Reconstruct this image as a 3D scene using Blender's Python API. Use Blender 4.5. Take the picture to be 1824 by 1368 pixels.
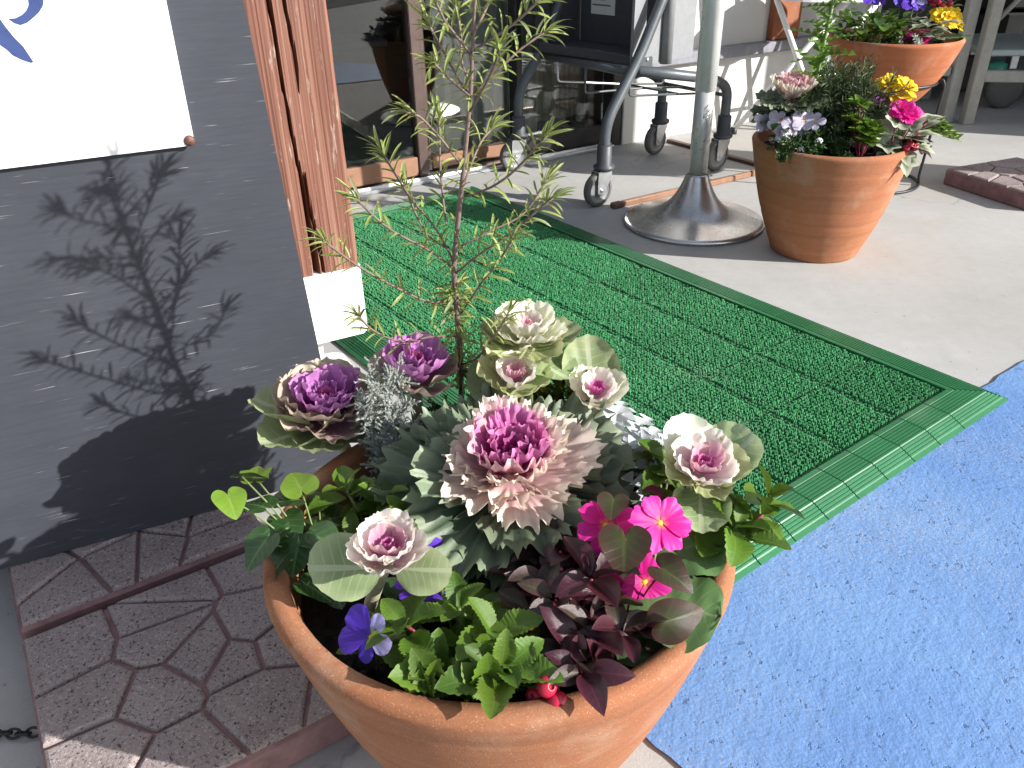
import bpy, math, random
import numpy as np
from mathutils import Vector, Matrix

random.seed(7)
RNG = np.random.default_rng(11)
PI = math.pi
scene = bpy.context.scene
COL = scene.collection
for o in list(bpy.data.objects):
    bpy.data.objects.remove(o)

# ------------------------------------------------------------------ camera, sky, sun, exposure
cam_d = bpy.data.cameras.new('camera')
cam = bpy.data.objects.new('camera', cam_d)
COL.objects.link(cam)
CX, CY, CZ = Vector((.9997, -.0116, -.0198)), Vector((.0229, .5049, .8629)), Vector((0, .8631, -.505))
R = Matrix((CX, CY, -CZ)).transposed()
cam.matrix_world = Matrix.Translation((0, 0, .7678)) @ R.to_4x4()
cam_d.sensor_fit = 'HORIZONTAL'
cam_d.sensor_width = 36.0
cam_d.lens = 36.0 * 1453.6 / 1824
cam_d.clip_start = .02
cam_d.clip_end = 400
scene.camera = cam

SUN_AZ, SUN_EL = math.radians(-21.5), math.radians(25)      # azimuth measured from +X
sun_dir = Vector((math.cos(SUN_EL) * math.cos(SUN_AZ), math.cos(SUN_EL) * math.sin(SUN_AZ), math.sin(SUN_EL)))
w = bpy.data.worlds.new('World')
scene.world = w
w.use_nodes = True
nt = w.node_tree
nt.nodes.clear()
sky = nt.nodes.new('ShaderNodeTexSky')
sky.sky_type = 'NISHITA'
sky.sun_disc = False
sky.sun_elevation = SUN_EL
sky.sun_rotation = math.radians(90) - SUN_AZ
bg = nt.nodes.new('ShaderNodeBackground')
bg.inputs['Strength'].default_value = .112
wo = nt.nodes.new('ShaderNodeOutputWorld')
hsv = nt.nodes.new('ShaderNodeHueSaturation')        # camera white balance for the blue of the sky
hsv.inputs['Saturation'].default_value = .6
nt.links.new(sky.outputs[0], hsv.inputs['Color'])
nt.links.new(hsv.outputs[0], bg.inputs[0])
nt.links.new(bg.outputs[0], wo.inputs[0])
sl = bpy.data.lights.new('sun', 'SUN')
sl.energy = 5.0
sl.angle = math.radians(.5)
sl.color = (1, .975, .93)
so = bpy.data.objects.new('sun', sl)
COL.objects.link(so)
so.rotation_euler = sun_dir.to_track_quat('Z', 'Y').to_euler()
so.location = (3, -1, 4)
scene.view_settings.view_transform = 'Standard'
scene.view_settings.look = 'None'
scene.view_settings.gamma = 1
scene.view_settings.use_curve_mapping = False
scene.view_settings.exposure = .9
scene.cycles.max_bounces = 8
scene.cycles.transparent_max_bounces = 12
scene.cycles.caustics_reflective = False
scene.cycles.caustics_refractive = False

# ------------------------------------------------------------------ helpers
WM = {}                                                     # world matrix of each placed object


def V(*a):
    return Vector(a[0]) if len(a) == 1 else Vector(a)


def link(o, parent=None, M=None):
    COL.objects.link(o)
    M = M or Matrix.Identity(4)
    if parent is not None:
        o.parent = parent
        o.matrix_basis = WM[parent.name].inverted() @ M
    else:
        o.matrix_basis = M
    WM[o.name] = M.copy()
    return o


def tag(o, label=None, cat=None, group=None, kind=None):
    if label:
        o['label'] = label
    if cat:
        o['category'] = cat
    if group:
        o['group'] = group
    if kind:
        o['kind'] = kind
    return o


def empty(name, loc, label=None, cat=None, group=None):
    o = bpy.data.objects.new(name, None)
    o.empty_display_size = .03
    link(o, None, Matrix.Translation(loc))
    return tag(o, label, cat, group)


def mdata(name, vs, fs, mat=None, smooth=True, lf=None):
    me = bpy.data.meshes.new(name)
    me.from_pydata([tuple(v) for v in vs], [], [tuple(int(i) for i in f) for f in fs])
    if smooth:
        me.polygons.foreach_set('use_smooth', [True] * len(me.polygons))
    if mat:
        me.materials.append(mat)
    if lf is not None:
        at = me.color_attributes.new('lf', 'FLOAT_COLOR', 'POINT')
        a = np.ones((len(vs), 4), dtype=np.float32)
        a[:, :3] = lf
        at.data.foreach_set('color', a.ravel())
    me.update()
    return me


def mobj(name, me, parent=None, M=None):
    return link(bpy.data.objects.new(name, me), parent, M)


def obj(name, vs, fs, mat, parent=None, smooth=True, M=None):
    """vertices in world coordinates (or local to M)"""
    if M is None:
        c = np.asarray(vs, float).mean(axis=0) if parent is not None else np.zeros(3)
        vs = np.asarray(vs, float) - c
        M = Matrix.Translation(Vector(c))
    return mobj(name, mdata(name, vs, fs, mat, smooth), parent, M)


class MB:
    """collects several pieces of ONE part"""
    def __init__(s):
        s.v, s.f = [], []

    def add(s, vs, fs):
        n = len(s.v)
        s.v += [tuple(v) for v in vs]
        s.f += [tuple(i + n for i in f) for f in fs]
        return s

    def build(s, name, mat, parent=None, smooth=True):
        return obj(name, s.v, s.f, mat, parent, smooth)


def box(c, ax, ay, az, bev=0.0):
    """box round c with half-axis vectors; chamfered when bev > 0"""
    c, ax, ay, az = map(V, (c, ax, ay, az))
    if bev <= 0:
        vs = [c + sx * ax + sy * ay + sz * az for sz in (-1, 1) for sy in (-1, 1) for sx in (-1, 1)]
        return vs, [(0, 2, 3, 1), (4, 5, 7, 6), (0, 1, 5, 4), (2, 6, 7, 3), (0, 4, 6, 2), (1, 3, 7, 5)]
    L = [ax.length, ay.length, az.length]
    k = [max(0, 1 - bev / l) for l in L]
    vs, idx = [], {}
    for sx in (-1, 1):
        for sy in (-1, 1):
            for sz in (-1, 1):
                for i in range(3):
                    f = [k[0], k[1], k[2]]
                    f[i] = 1
                    idx[(sx, sy, sz, i)] = len(vs)
                    vs.append(c + sx * f[0] * ax + sy * f[1] * ay + sz * f[2] * az)
    fs = []
    for i in range(3):
        for s in (-1, 1):
            a, b = [(1, 2), (2, 0), (0, 1)][i]
            q = []
            for (p, r) in ((-1, -1), (1, -1), (1, 1), (-1, 1)):
                t = [0, 0, 0]
                t[i], t[a], t[b] = s, p, r
                q.append(idx[(*t, i)])
            fs.append(q if s > 0 else q[::-1])
    for i in range(3):                                      # edge chamfers
        a, b = [(1, 2), (2, 0), (0, 1)][i]
        for p in (-1, 1):
            for r in (-1, 1):
                t0, t1 = [0, 0, 0], [0, 0, 0]
                t0[i], t1[i] = -1, 1
                t0[a] = t1[a] = p
                t0[b] = t1[b] = r
                fs.append((idx[(*t0, a)], idx[(*t1, a)], idx[(*t1, b)], idx[(*t0, b)]))
    for sx in (-1, 1):
        for sy in (-1, 1):
            for sz in (-1, 1):
                fs.append(tuple(idx[(sx, sy, sz, i)] for i in range(3)))
    return vs, fs


def fillet(pts, n=6, rad=.03):
    pts = [V(p) for p in pts]
    out = [pts[0]]
    for a, b, c in zip(pts, pts[1:], pts[2:]):
        d0, d1 = (a - b), (c - b)
        r = min(rad, d0.length * .45, d1.length * .45)
        p0, p1 = b + d0.normalized() * r, b + d1.normalized() * r
        for i in range(n + 1):
            t = i / n
            out.append((1 - t) ** 2 * p0 + 2 * t * (1 - t) * b + t * t * p1)
    out.append(pts[-1])
    return out


def tube(pts, r, n=8, cap=True, closed=False):
    pts = [V(p) for p in pts]
    N = len(pts)
    rs = [float(q) for q in r] if hasattr(r, '__len__') else [float(r)] * N
    vs, fs = [], []
    up = None
    for i, p in enumerate(pts):
        if closed:
            t = pts[(i + 1) % N] - pts[i - 1]
        else:
            t = pts[min(i + 1, N - 1)] - pts[max(i - 1, 0)]
        t.normalize()
        if up is None:
            up = Vector((0, 0, 1)) if abs(t.z) < .9 else Vector((1, 0, 0))
        x = up - t * up.dot(t)
        if x.length < 1e-6:
            x = t.orthogonal()
        x.normalize()
        up = x
        y = t.cross(x)
        for k in range(n):
            a = 2 * PI * k / n
            vs.append(p + rs[i] * (math.cos(a) * x + math.sin(a) * y))
    for i in range(N if closed else N - 1):
        j = (i + 1) % N
        for k in range(n):
            k2 = (k + 1) % n
            fs.append((i * n + k, i * n + k2, j * n + k2, j * n + k))
    if cap and not closed:
        fs.append(tuple(range(n))[::-1])
        fs.append(tuple((N - 1) * n + k for k in range(n)))
    return vs, fs


def lathe(prof, c=(0, 0, 0), n=64, jit=0.0):
    c = V(c)
    vs, fs = [], []
    for j, (r, z) in enumerate(prof):
        for k in range(n):
            a = 2 * PI * k / n
            rr = r * (1 + jit * math.sin(2 * a + j * .01) * .5)
            vs.append(c + Vector((rr * math.cos(a), rr * math.sin(a), z)))
    for j in range(len(prof) - 1):
        for k in range(n):
            k2 = (k + 1) % n
            fs.append((j * n + k, j * n + k2, (j + 1) * n + k2, (j + 1) * n + k))
    return vs, fs


def prism(poly2, h0, h1, O, ex, ey, ez):
    """2-D polygon extruded from h0 to h1 along ez"""
    O, ex, ey, ez = map(V, (O, ex, ey, ez))
    n = len(poly2)
    vs = [O + ex * x + ey * y + ez * h0 for x, y in poly2] + [O + ex * x + ey * y + ez * h1 for x, y in poly2]
    fs = [tuple(range(n))[::-1], tuple(range(n, 2 * n))]
    fs += [(i, (i + 1) % n, n + (i + 1) % n, n + i) for i in range(n)]
    return vs, fs


def frame_at(pos, d, up=(0, 0, 1), roll=0.0, s=1.0):
    x = V(d).normalized()
    z = V(up) - x * V(up).dot(x)
    if z.length < 1e-4:
        z = x.orthogonal()
    z.normalize()
    y = z.cross(x)
    M = Matrix((x, y, z)).transposed().to_4x4()
    if roll:
        M = M @ Matrix.Rotation(roll, 4, 'X')
    sc = s if hasattr(s, '__len__') else (s, s, s)
    return Matrix.Translation(V(pos)) @ M @ Matrix.Diagonal((*sc, 1))


def ae(az, el):
    az, el = math.radians(az), math.radians(el)
    return Vector((math.cos(el) * math.cos(az), math.cos(el) * math.sin(az), math.sin(el)))


# ------------------------------------------------------------------ materials
class NT:
    def __init__(s, name):
        s.m = bpy.data.materials.new(name)
        s.m.use_nodes = True
        s.t = s.m.node_tree
        s.t.nodes.clear()
        s.out = s.n('ShaderNodeOutputMaterial')

    def n(s, typ, **kw):
        nd = s.t.nodes.new(typ)
        for k, v in kw.items():
            if k in nd.inputs:
                s.set(nd.inputs[k], v)
            else:
                setattr(nd, k, v)
        return nd

    def set(s, inp, v):
        if isinstance(v, bpy.types.NodeSocket):
            s.t.links.new(v, inp)
        else:
            if hasattr(inp.default_value, '__len__') and hasattr(v, '__len__') and len(v) == 3 and len(inp.default_value) == 4:
                v = (*v, 1)
            inp.default_value = v

    def noise(s, scale, detail=4, rough=.55, vec=None, dist=0):
        nd = s.n('ShaderNodeTexNoise', Scale=scale, Detail=detail, Roughness=rough, Distortion=dist)
        s.set(nd.inputs['Vector'], vec if vec is not None else s.pos())
        return nd.outputs['Fac']

    def pos(s):
        if not hasattr(s, '_p'):
            s._p = s.n('ShaderNodeTexCoord').outputs['Object']
        return s._p

    def geo(s):
        if not hasattr(s, '_g'):
            s._g = s.n('ShaderNodeNewGeometry').outputs['Position']
        return s._g

    def ramp(s, fac, stops, interp='LINEAR'):
        nd = s.n('ShaderNodeValToRGB')
        r = nd.color_ramp
        r.interpolation = interp
        while len(r.elements) < len(stops):
            r.elements.new(.5)
        for e, (p, c) in zip(r.elements, stops):
            e.position = p
            e.color = (*c, 1) if hasattr(c, '__len__') else (c, c, c, 1)
        s.set(nd.inputs[0], fac)
        return nd.outputs[0]

    def mix(s, fac, a, b, blend='MIX'):
        nd = s.n('ShaderNodeMix', data_type='RGBA', blend_type=blend)
        s.set(nd.inputs[0], fac)
        s.set(nd.inputs[6], a)
        s.set(nd.inputs[7], b)
        return nd.outputs[2]

    def math(s, op, a, b=0.0, c=0.0):
        nd = s.n('ShaderNodeMath', operation=op)
        for i, v in enumerate((a, b, c)):
            s.set(nd.inputs[i], v)
        return nd.outputs[0]

    def mapping(s, vec, scale=(1, 1, 1), rot=(0, 0, 0)):
        nd = s.n('ShaderNodeMapping')
        s.set(nd.inputs['Vector'], vec)
        nd.inputs['Scale'].default_value = scale
        nd.inputs['Rotation'].default_value = rot
        return nd.outputs[0]

    def bump(s, h, strength=.3, dist=.01, normal=None):
        nd = s.n('ShaderNodeBump', Strength=strength, Distance=dist)
        s.set(nd.inputs['Height'], h)
        if normal is not None:
            s.set(nd.inputs['Normal'], normal)
        return nd.outputs[0]

    def bsdf(s, color, rough=.6, metal=0, spec=.5, normal=None, **kw):
        nd = s.n('ShaderNodeBsdfPrincipled')
        s.set(nd.inputs['Base Color'], color)
        s.set(nd.inputs['Roughness'], rough)
        s.set(nd.inputs['Metallic'], metal)
        s.set(nd.inputs['Specular IOR Level'], spec)
        if normal is not None:
            s.set(nd.inputs['Normal'], normal)
        for k, v in kw.items():
            s.set(nd.inputs[k], v)
        return nd.outputs[0]

    def done(s, sh):
        s.t.links.new(sh, s.out.inputs['Surface'])
        return s.m


def simple(name, col, rough=.5, metal=0, var=.15, scale=30, bump=.0, spec=.5, wear=None):
    t = NT(name)
    n = t.noise(scale, 5, .6)
    c = t.mix(t.ramp(n, [(.3, 0), (.7, 1)]), tuple(x * (1 - var) for x in col), tuple(min(1, x * (1 + var)) for x in col))
    if wear:
        n2 = t.noise(scale * 2.3, 6, .7)
        c = t.mix(t.ramp(n2, [(.60, 0), (.68, 1)]), c, wear)
    nm = t.bump(t.noise(scale * 8, 3, .6), bump, .002) if bump else None
    rr = t.ramp(t.noise(scale * .7, 4), [(.2, max(0, rough - .08)), (.8, min(1, rough + .1))])
    return t.done(t.bsdf(c, rr, metal, spec, nm))


def leaf_mat(name, inner, mid, edge, vein=None, pos=(.0, .55, .95), vk=.6, nv=7, rough=.45, trans=.3, fan=False, spot=.0, bump=.3, spec=.4, tcol=None):
    """leaf colours run from the base/middle (inner) to the outline (edge); fine veins; light shines through"""
    t = NT(name)
    a = t.n('ShaderNodeAttribute', attribute_name='lf')
    sep = t.n('ShaderNodeSeparateColor')
    t.set(sep.inputs[0], a.outputs['Color'])
    e, tt, ss = sep.outputs[0], sep.outputs[1], sep.outputs[2]
    nz = t.noise(55, 4, .6)
    ej = t.math('ADD', e, t.math('MULTIPLY', t.math('SUBTRACT', nz, .5), .22))
    c = t.ramp(ej, [(pos[0], inner), (pos[1], mid), (pos[2], edge)])
    sd = t.math('ABSOLUTE', t.math('SUBTRACT', ss, .5))
    sd2 = t.math('MULTIPLY', sd, 2.0)
    if fan:
        vv = t.math('ABSOLUTE', t.math('SUBTRACT', t.math('FRACT', t.math('ADD', t.math('MULTIPLY', ss, float(nv)), .5)), .5))
        wv = t.math('ADD', t.math('MULTIPLY', t.math('SUBTRACT', 1.0, e), .10), .05)
        branch = t.math('LESS_THAN', vv, wv)
        vfac = t.math('MULTIPLY', branch, t.math('SUBTRACT', 1.0, t.math('MULTIPLY', e, .75)))
    else:
        fr = t.math('FRACT', t.math('SUBTRACT', t.math('MULTIPLY', tt, float(nv)), t.math('MULTIPLY', sd2, 1.6)))
        side = t.math('LESS_THAN', t.math('ABSOLUTE', t.math('SUBTRACT', fr, .5)), .08)
        side = t.math('MULTIPLY', side, t.math('SUBTRACT', 1.0, t.math('MULTIPLY', sd2, .7)))
        midr = t.math('LESS_THAN', sd2, t.math('SUBTRACT', .10, t.math('MULTIPLY', tt, .06)))
        vfac = t.math('MAXIMUM', midr, t.math('MULTIPLY', side, .6))
    if vein is not None:
        c = t.mix(t.math('MULTIPLY', vfac, vk), c, vein)
    oi = t.n('ShaderNodeObjectInfo')
    hs = t.n('ShaderNodeHueSaturation')
    t.set(hs.inputs['Color'], c)
    t.set(hs.inputs['Value'], t.math('ADD', t.math('MULTIPLY', oi.outputs['Random'], .45), .78))
    t.set(hs.inputs['Hue'], t.math('ADD', t.math('MULTIPLY', oi.outputs['Random'], .024), .488))
    c = hs.outputs[0]
    n3 = t.noise(260, 3, .6)
    c = t.mix(.25, c, t.ramp(n3, [(.35, tuple(x * .5 for x in mid)), (.65, tuple(min(1, x * 1.4) for x in mid))]))
    h = t.math('SUBTRACT', t.math('MULTIPLY', n3, .5), t.math('MULTIPLY', vfac, .8))
    nm = t.bump(h, bump, .0012)
    p = t.bsdf(c, rough, 0, spec, nm)
    tr = t.n('ShaderNodeBsdfTranslucent')
    t.set(tr.inputs['Color'], t.mix(1.0, c, tcol, 'MULTIPLY') if tcol else c)
    t.set(tr.inputs['Normal'], nm)
    mx = t.n('ShaderNodeMixShader', Fac=trans)
    t.t.links.new(p, mx.inputs[1])
    t.t.links.new(tr.outputs[0], mx.inputs[2])
    return t.done(mx.outputs[0])


def concrete_mat():
    t = NT('concrete')
    p = t.geo()
    c = t.ramp(t.noise(2.2, 6, .6, p), [(.3, (.36, .352, .335)), (.7, (.45, .442, .425))])
    st = t.ramp(t.noise(1.1, 3, .5, t.mapping(p, (1.4, 1.0, 1)), 1.2), [(.55, 0), (.75, 1)])
    c = t.mix(t.math('MULTIPLY', st, .5), c, (.40, .33, .24))
    crk = t.n('ShaderNodeTexVoronoi', feature='DISTANCE_TO_EDGE', Scale=.55)
    wv = t.n('ShaderNodeVectorMath', operation='ADD')
    t.set(wv.inputs[0], p)
    nzc = t.n('ShaderNodeTexNoise', Scale=3.0, Detail=5.0)
    t.set(nzc.inputs['Vector'], p)
    t.set(wv.inputs[1], nzc.outputs['Color'])
    t.set(crk.inputs['Vector'], wv.outputs[0])
    c = t.mix(t.ramp(crk.outputs['Distance'], [(.0012, .45), (.0030, 0)]), c, (.15, .14, .13))
    c = t.mix(t.ramp(t.noise(420, 3, .7, p), [(.60, 0), (.70, .6)]), c, (.2, .19, .18))
    c = t.mix(t.ramp(t.noise(90, 2, .5, p), [(.70, 0), (.74, .7)]), c, (.22, .2, .18))
    c = t.mix(t.ramp(t.noise(36, 5, .65, p), [(.35, 0), (.75, .22)]), c, (.25, .245, .235))
    h = t.math('ADD', t.noise(300, 4, .6, p), t.math('MULTIPLY', t.noise(18, 4, .5, p), 1.5))
    return t.done(t.bsdf(c, .8, 0, .3, t.bump(h, .28, .0018)))


def blue_mat():
    t = NT('blue_paint')
    p = t.geo()
    c = t.ramp(t.noise(3.2, 6, .65, p), [(.32, (.105, .215, .455)), (.68, (.165, .295, .53))])
    pit = t.ramp(t.noise(95, 3, .6, p), [(.31, 1), (.38, 0)])
    c = t.mix(t.math('MULTIPLY', pit, .6), c, (.05, .09, .20))
    grey = t.ramp(t.math('MULTIPLY', t.noise(260, 3, .7, p), t.math('ADD', t.noise(2.6, 4, .6, p), .45)), [(.52, 0), (.62, 1)])
    c = t.mix(t.math('MULTIPLY', grey, .6), c, (.33, .34, .36))
    h = t.math('ADD', t.math('MULTIPLY', t.noise(150, 4, .55, p), .8), t.math('MULTIPLY', t.noise(38, 4, .6, p), .9))
    h = t.math('SUBTRACT', h, t.math('MULTIPLY', pit, .45))
    return t.done(t.bsdf(c, .6, 0, .35, t.bump(h, .42, .004)))


def terracotta(name, col, ringscale=55, banding=.25, rim_z=None):
    t = NT(name)
    p = t.pos()
    zz = t.n('ShaderNodeSeparateXYZ')
    t.set(zz.inputs[0], p)
    wob = t.noise(6, 4, .6)
    bz = t.math('ADD', zz.outputs[2], t.math('MULTIPLY', wob, .02))
    cmb = t.n('ShaderNodeCombineXYZ')
    t.set(cmb.inputs[2], bz)
    b = t.noise(ringscale, 5, .7, cmb.outputs[0])
    lo, hi = tuple(x * .75 for x in col), tuple(min(1, x * 1.25) for x in col)
    c = t.mix(t.ramp(b, [(.3, 0), (.7, 1)]), lo, hi)
    c = t.mix(t.ramp(t.noise(7, 5, .6), [(.35, .0), (.75, .55)]), c, tuple(x * f for x, f in zip(col, (.95, .72, .6))))
    c = t.mix(t.ramp(t.noise(11, 6, .7), [(.52, 0), (.78, .55)]), c, (.44, .33, .24))
    c = t.mix(t.ramp(t.noise(5, 5, .65, t.mapping(p, (1, 1, .35), (0, 0, 1))), [(.56, 0), (.74, .5)]), c, tuple(x * .55 for x in col))
    c = t.mix(t.ramp(t.noise(700, 2, .7), [(.6, 0), (.72, .5)]), c, (.70, .45, .28))
    c = t.mix(t.ramp(t.noise(500, 2, .7, t.mapping(p, (1, 1, 1), (1, 2, 0))), [(.64, 0), (.75, .5)]), c, (.16, .06, .03))
    h = t.math('ADD', t.math('MULTIPLY', t.noise(420, 3, .6), .6), t.math('MULTIPLY', b, 1.2))
    return t.done(t.bsdf(c, .82, 0, .25, t.bump(h, banding, .002)))


def stone_mat():
    t = NT('paving_stone')
    p = t.geo()
    c = t.ramp(t.noise(9, 4, .6, p), [(.3, (.235, .182, .178)), (.7, (.33, .275, .265))])
    c = t.mix(t.ramp(t.noise(330, 3, .75, p), [(.55, 0), (.63, .85)]), c, (.44, .40, .38))
    c = t.mix(t.ramp(t.noise(260, 3, .75, t.mapping(p, (1, 1, 1), (.5, 1, 2))), [(.56, 0), (.64, .9)]), c, (.025, .02, .02))
    h = t.noise(300, 4, .7, p)
    return t.done(t.bsdf(c, .85, 0, .25, t.bump(h, .55, .003)))


def wood_mat():
    t = NT('weathered_wood')
    p = t.pos()
    g = t.noise(1.0, 6, .6, t.mapping(p, (150, 150, 2.2)), .3)
    g2 = t.noise(1.0, 4, .5, t.mapping(p, (38, 38, .9)), 1.2)
    c = t.ramp(t.math('ADD', t.math('MULTIPLY', g, .6), t.math('MULTIPLY', g2, .4)), [(.32, (.085, .033, .021)), (.5, (.165, .066, .042)), (.70, (.30, .165, .118))])
    c = t.mix(t.ramp(t.noise(1, 5, .7, t.mapping(p, (90, 90, 14))), [(.6, 0), (.74, .75)]), c, (.52, .44, .38))
    c = t.mix(t.ramp(t.noise(3.5, 4, .6), [(.5, 0), (.8, .45)]), c, (.16, .055, .035))
    return t.done(t.bsdf(c, .6, 0, .35, t.bump(g, .22, .0012)))


def board_mat():
    t = NT('dark_board_paint')
    p = t.pos()
    c = t.ramp(t.noise(4, 5, .6), [(.3, (.038, .041, .051)), (.7, (.056, .060, .072))])
    g = t.noise(1, 5, .6, t.mapping(p, (6, 40, 260)))
    c = t.mix(t.ramp(g, [(.3, .35), (.6, 0)]), c, (.03, .032, .04))
    sc = t.noise(1, 3, .55, t.mapping(p, (17, 17, 640), (0, .02, 0)))
    ms = t.noise(9, 3, .6)
    f = t.math('MULTIPLY', t.ramp(sc, [(.68, 0), (.73, .8)]), t.ramp(ms, [(.42, .05), (.6, 1)]))
    c = t.mix(f, c, (.5, .5, .5))
    return t.done(t.bsdf(c, .5, 0, .22, t.bump(g, .18, .001)))


def plaster_mat():
    t = NT('white_plaster')
    p = t.geo()
    c = t.ramp(t.noise(3, 5, .6, p), [(.3, (.54, .535, .51)), (.7, (.62, .615, .59))])
    return t.done(t.bsdf(c, .85, 0, .2, t.bump(t.noise(160, 4, .6, p), .25, .002)))


def glass_mat():
    t = NT('door_glass')
    fr = t.n('ShaderNodeFresnel', IOR=1.5)
    gl = t.n('ShaderNodeBsdfGlossy', Roughness=.004)
    gl.inputs['Color'].default_value = (1, 1, 1, 1)
    tr = t.n('ShaderNodeBsdfTransparent')
    tr.inputs['Color'].default_value = (.80, .83, .82, 1)
    f2 = t.math('ADD', t.math('MULTIPLY', fr.outputs[0], 1.25), .01)
    mx = t.n('ShaderNodeMixShader')
    t.set(mx.inputs[0], f2)
    t.t.links.new(tr.outputs[0], mx.inputs[1])
    t.t.links.new(gl.outputs[0], mx.inputs[2])
    return t.done(mx.outputs[0])


def worn_pole_mat():
    t = NT('worn_pole_metal')
    c = t.ramp(t.noise(30, 4, .6), [(.3, (.46, .46, .45)), (.7, (.56, .55, .53))])
    c = t.mix(t.ramp(t.noise(95, 3, .6), [(.66, 0), (.70, 1)]), c, (.035, .03, .028))
    return t.done(t.bsdf(c, .36, .3, .5))


def mat_green(name, lo, hi, rough=.45):
    t = NT(name)
    g = t.geo()
    oi = t.n('ShaderNodeObjectInfo')
    c = t.mix(t.noise(90, 3, .6, g), lo, hi)
    c = t.mix(t.ramp(t.noise(4.5, 4, .6, g), [(.35, .5), (.65, 0)]), c, tuple(x * .62 for x in hi))
    c = t.mix(t.ramp(t.noise(7, 5, .65, t.mapping(g, (1, 1, 1), (0, 0, 1))), [(.58, 0), (.8, .35)]), c, (.24, .30, .22))
    hs = t.n('ShaderNodeHueSaturation')
    t.set(hs.inputs['Color'], c)
    t.set(hs.inputs['Value'], t.math('ADD', t.math('MULTIPLY', oi.outputs['Random'], .09), .955))
    c = t.mix(t.ramp(t.noise(300, 3, .7, g), [(.62, 0), (.75, .35)]), hs.outputs[0], (.30, .36, .30))
    return t.done(t.bsdf(c, rough, 0, .5, t.bump(t.noise(500, 2, .5, g), .1, .001)))


def soil_mat():
    t = NT('potting_soil')
    c = t.ramp(t.noise(120, 5, .7), [(.3, (.006, .005, .004)), (.6, (.018, .014, .011)), (.78, (.05, .04, .03))])
    return t.done(t.bsdf(c, .8, 0, .3, t.bump(t.noise(240, 4, .7), .8, .004)))


M_conc, M_blue, M_stone, M_wood, M_board = concrete_mat(), blue_mat(), stone_mat(), wood_mat(), board_mat()
M_plaster, M_glass, M_polew, M_soil = plaster_mat(), glass_mat(), worn_pole_mat(), soil_mat()
M_terra = terracotta('terracotta', (.30, .128, .064), 70, .28)
M_terra2 = terracotta('terracotta_banded', (.34, .138, .068), 38, .25)
M_terra3 = terracotta('terracotta_bowl', (.37, .128, .056), 60, .3)
M_stoneside = simple('paving_stone_side', (.23, .135, .135), .85, 0, .25, 40, .4, .2)
M_panel = simple('white_acrylic', (.82, .82, .82), .25, 0, .02, 4, 0)
M_stroke = simple('blue_print', (.04, .062, .17), .3, 0, .12, 60, 0)
M_bolt = simple('rusty_brown_metal', (.13, .06, .045), .5, .3, .3, 300, .2)
M_white = simple('white_painted_steel', (.78, .78, .76), .5, 0, .04, 40, .05, wear=(.66, .66, .63))
M_whitetube = simple('white_tube_enamel', (.76, .76, .75), .35, 0, .04, 30)
M_brownframe = simple('bronze_door_frame', (.085, .055, .048), .42, .2, .12, 30)
M_browntan = simple('tan_door_rail', (.27, .14, .085), .5, .1, .1, 25)
M_black = simple('black_door_frame', (.018, .016, .017), .4, .1, .2, 30)
M_sill = simple('grey_sill_paint', (.20, .20, .225), .5, 0, .2, 40, .15)
M_column = simple('red_brown_column', (.24, .075, .028), .55, 0, .2, 22, .1, wear=(.4, .22, .14))
M_cart = simple('grey_cart_enamel', (.085, .095, .105), .38, .15, .1, 40, .04)
M_plastic = simple('dark_grey_plastic', (.045, .048, .056), .5, 0, .12, 60, .05)
M_plasticl = simple('grey_plastic_panel', (.22, .225, .235), .5, 0, .08, 60, .05)
M_rubber = simple('grey_caster_rubber', (.10, .098, .092), .6, 0, .15, 60, .1)
M_hub = simple('grey_caster_hub', (.17, .175, .18), .45, 0, .1, 60)
M_steel = simple('zinc_steel', (.55, .57, .58), .32, .9, .1, 60)
M_wire = simple('dark_wire', (.10, .11, .12), .4, .4, .15, 60)
M_wirel = simple('light_wire', (.6, .6, .6), .35, .6, .1, 60)
M_poled = simple('polished_sleeve', (.80, .80, .80), .3, .2, .04, 30)
M_base = simple('cast_metal_base', (.60, .585, .57), .28, .85, .14, 18, .08)
M_blackiron = simple('black_iron_wire', (.025, .027, .03), .45, .4, .2, 60)
M_copper = simple('copper_bar', (.36, .20, .13), .38, .5, .12, 40)
M_brownstrip = simple('brown_floor_strip', (.10, .05, .04), .5, 0, .2, 40)
M_benchm = simple('beige_steel_frame', (.30, .29, .26), .5, .1, .1, 40, .05, wear=(.22, .17, .12))
M_darkwall = simple('dark_shed_wall', (.012, .012, .014), .5, 0, .2, 8)
M_shelf = simple('steel_shelf_band', (.26, .25, .25), .3, .5, .1, 10)
M_trolley = simple('pale_green_board', (.52, .60, .56), .5, 0, .06, 30)
M_greenplast = simple('green_plastic', (.03, .22, .15), .4, 0, .1, 50)
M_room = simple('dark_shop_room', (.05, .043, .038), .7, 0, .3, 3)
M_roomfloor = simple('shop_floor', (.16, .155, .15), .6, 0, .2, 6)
M_curtain = simple('cream_curtain', (.72, .70, .64), .9, 0, .04, 20)
M_blind = simple('beige_blind', (.42, .38, .31), .85, 0, .08, 30)
M_paper = simple('paper_label', (.62, .61, .58), .6, 0, .04, 50)
M_ink = simple('label_ink', (.12, .12, .13), .6, 0, .1, 80)
M_iron = simple('dark_chain_iron', (.035, .032, .03), .5, .5, .3, 200)
M_matbase = mat_green('green_mat_base', (.008, .06, .02), (.014, .09, .03), .5)
M_bristle = mat_green('green_mat_bristle', (.050, .24, .095), (.085, .33, .14), .4)
M_edge = mat_green('green_mat_edge', (.024, .135, .055), (.036, .175, .07), .36)
M_stemw = simple('woody_stem', (.17, .115, .10), .7, 0, .3, 200, .3)
M_stemg = simple('green_stem', (.15, .20, .07), .6, 0, .2, 120)
M_stemr = simple('red_stem', (.20, .025, .04), .5, 0, .2, 120)
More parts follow.
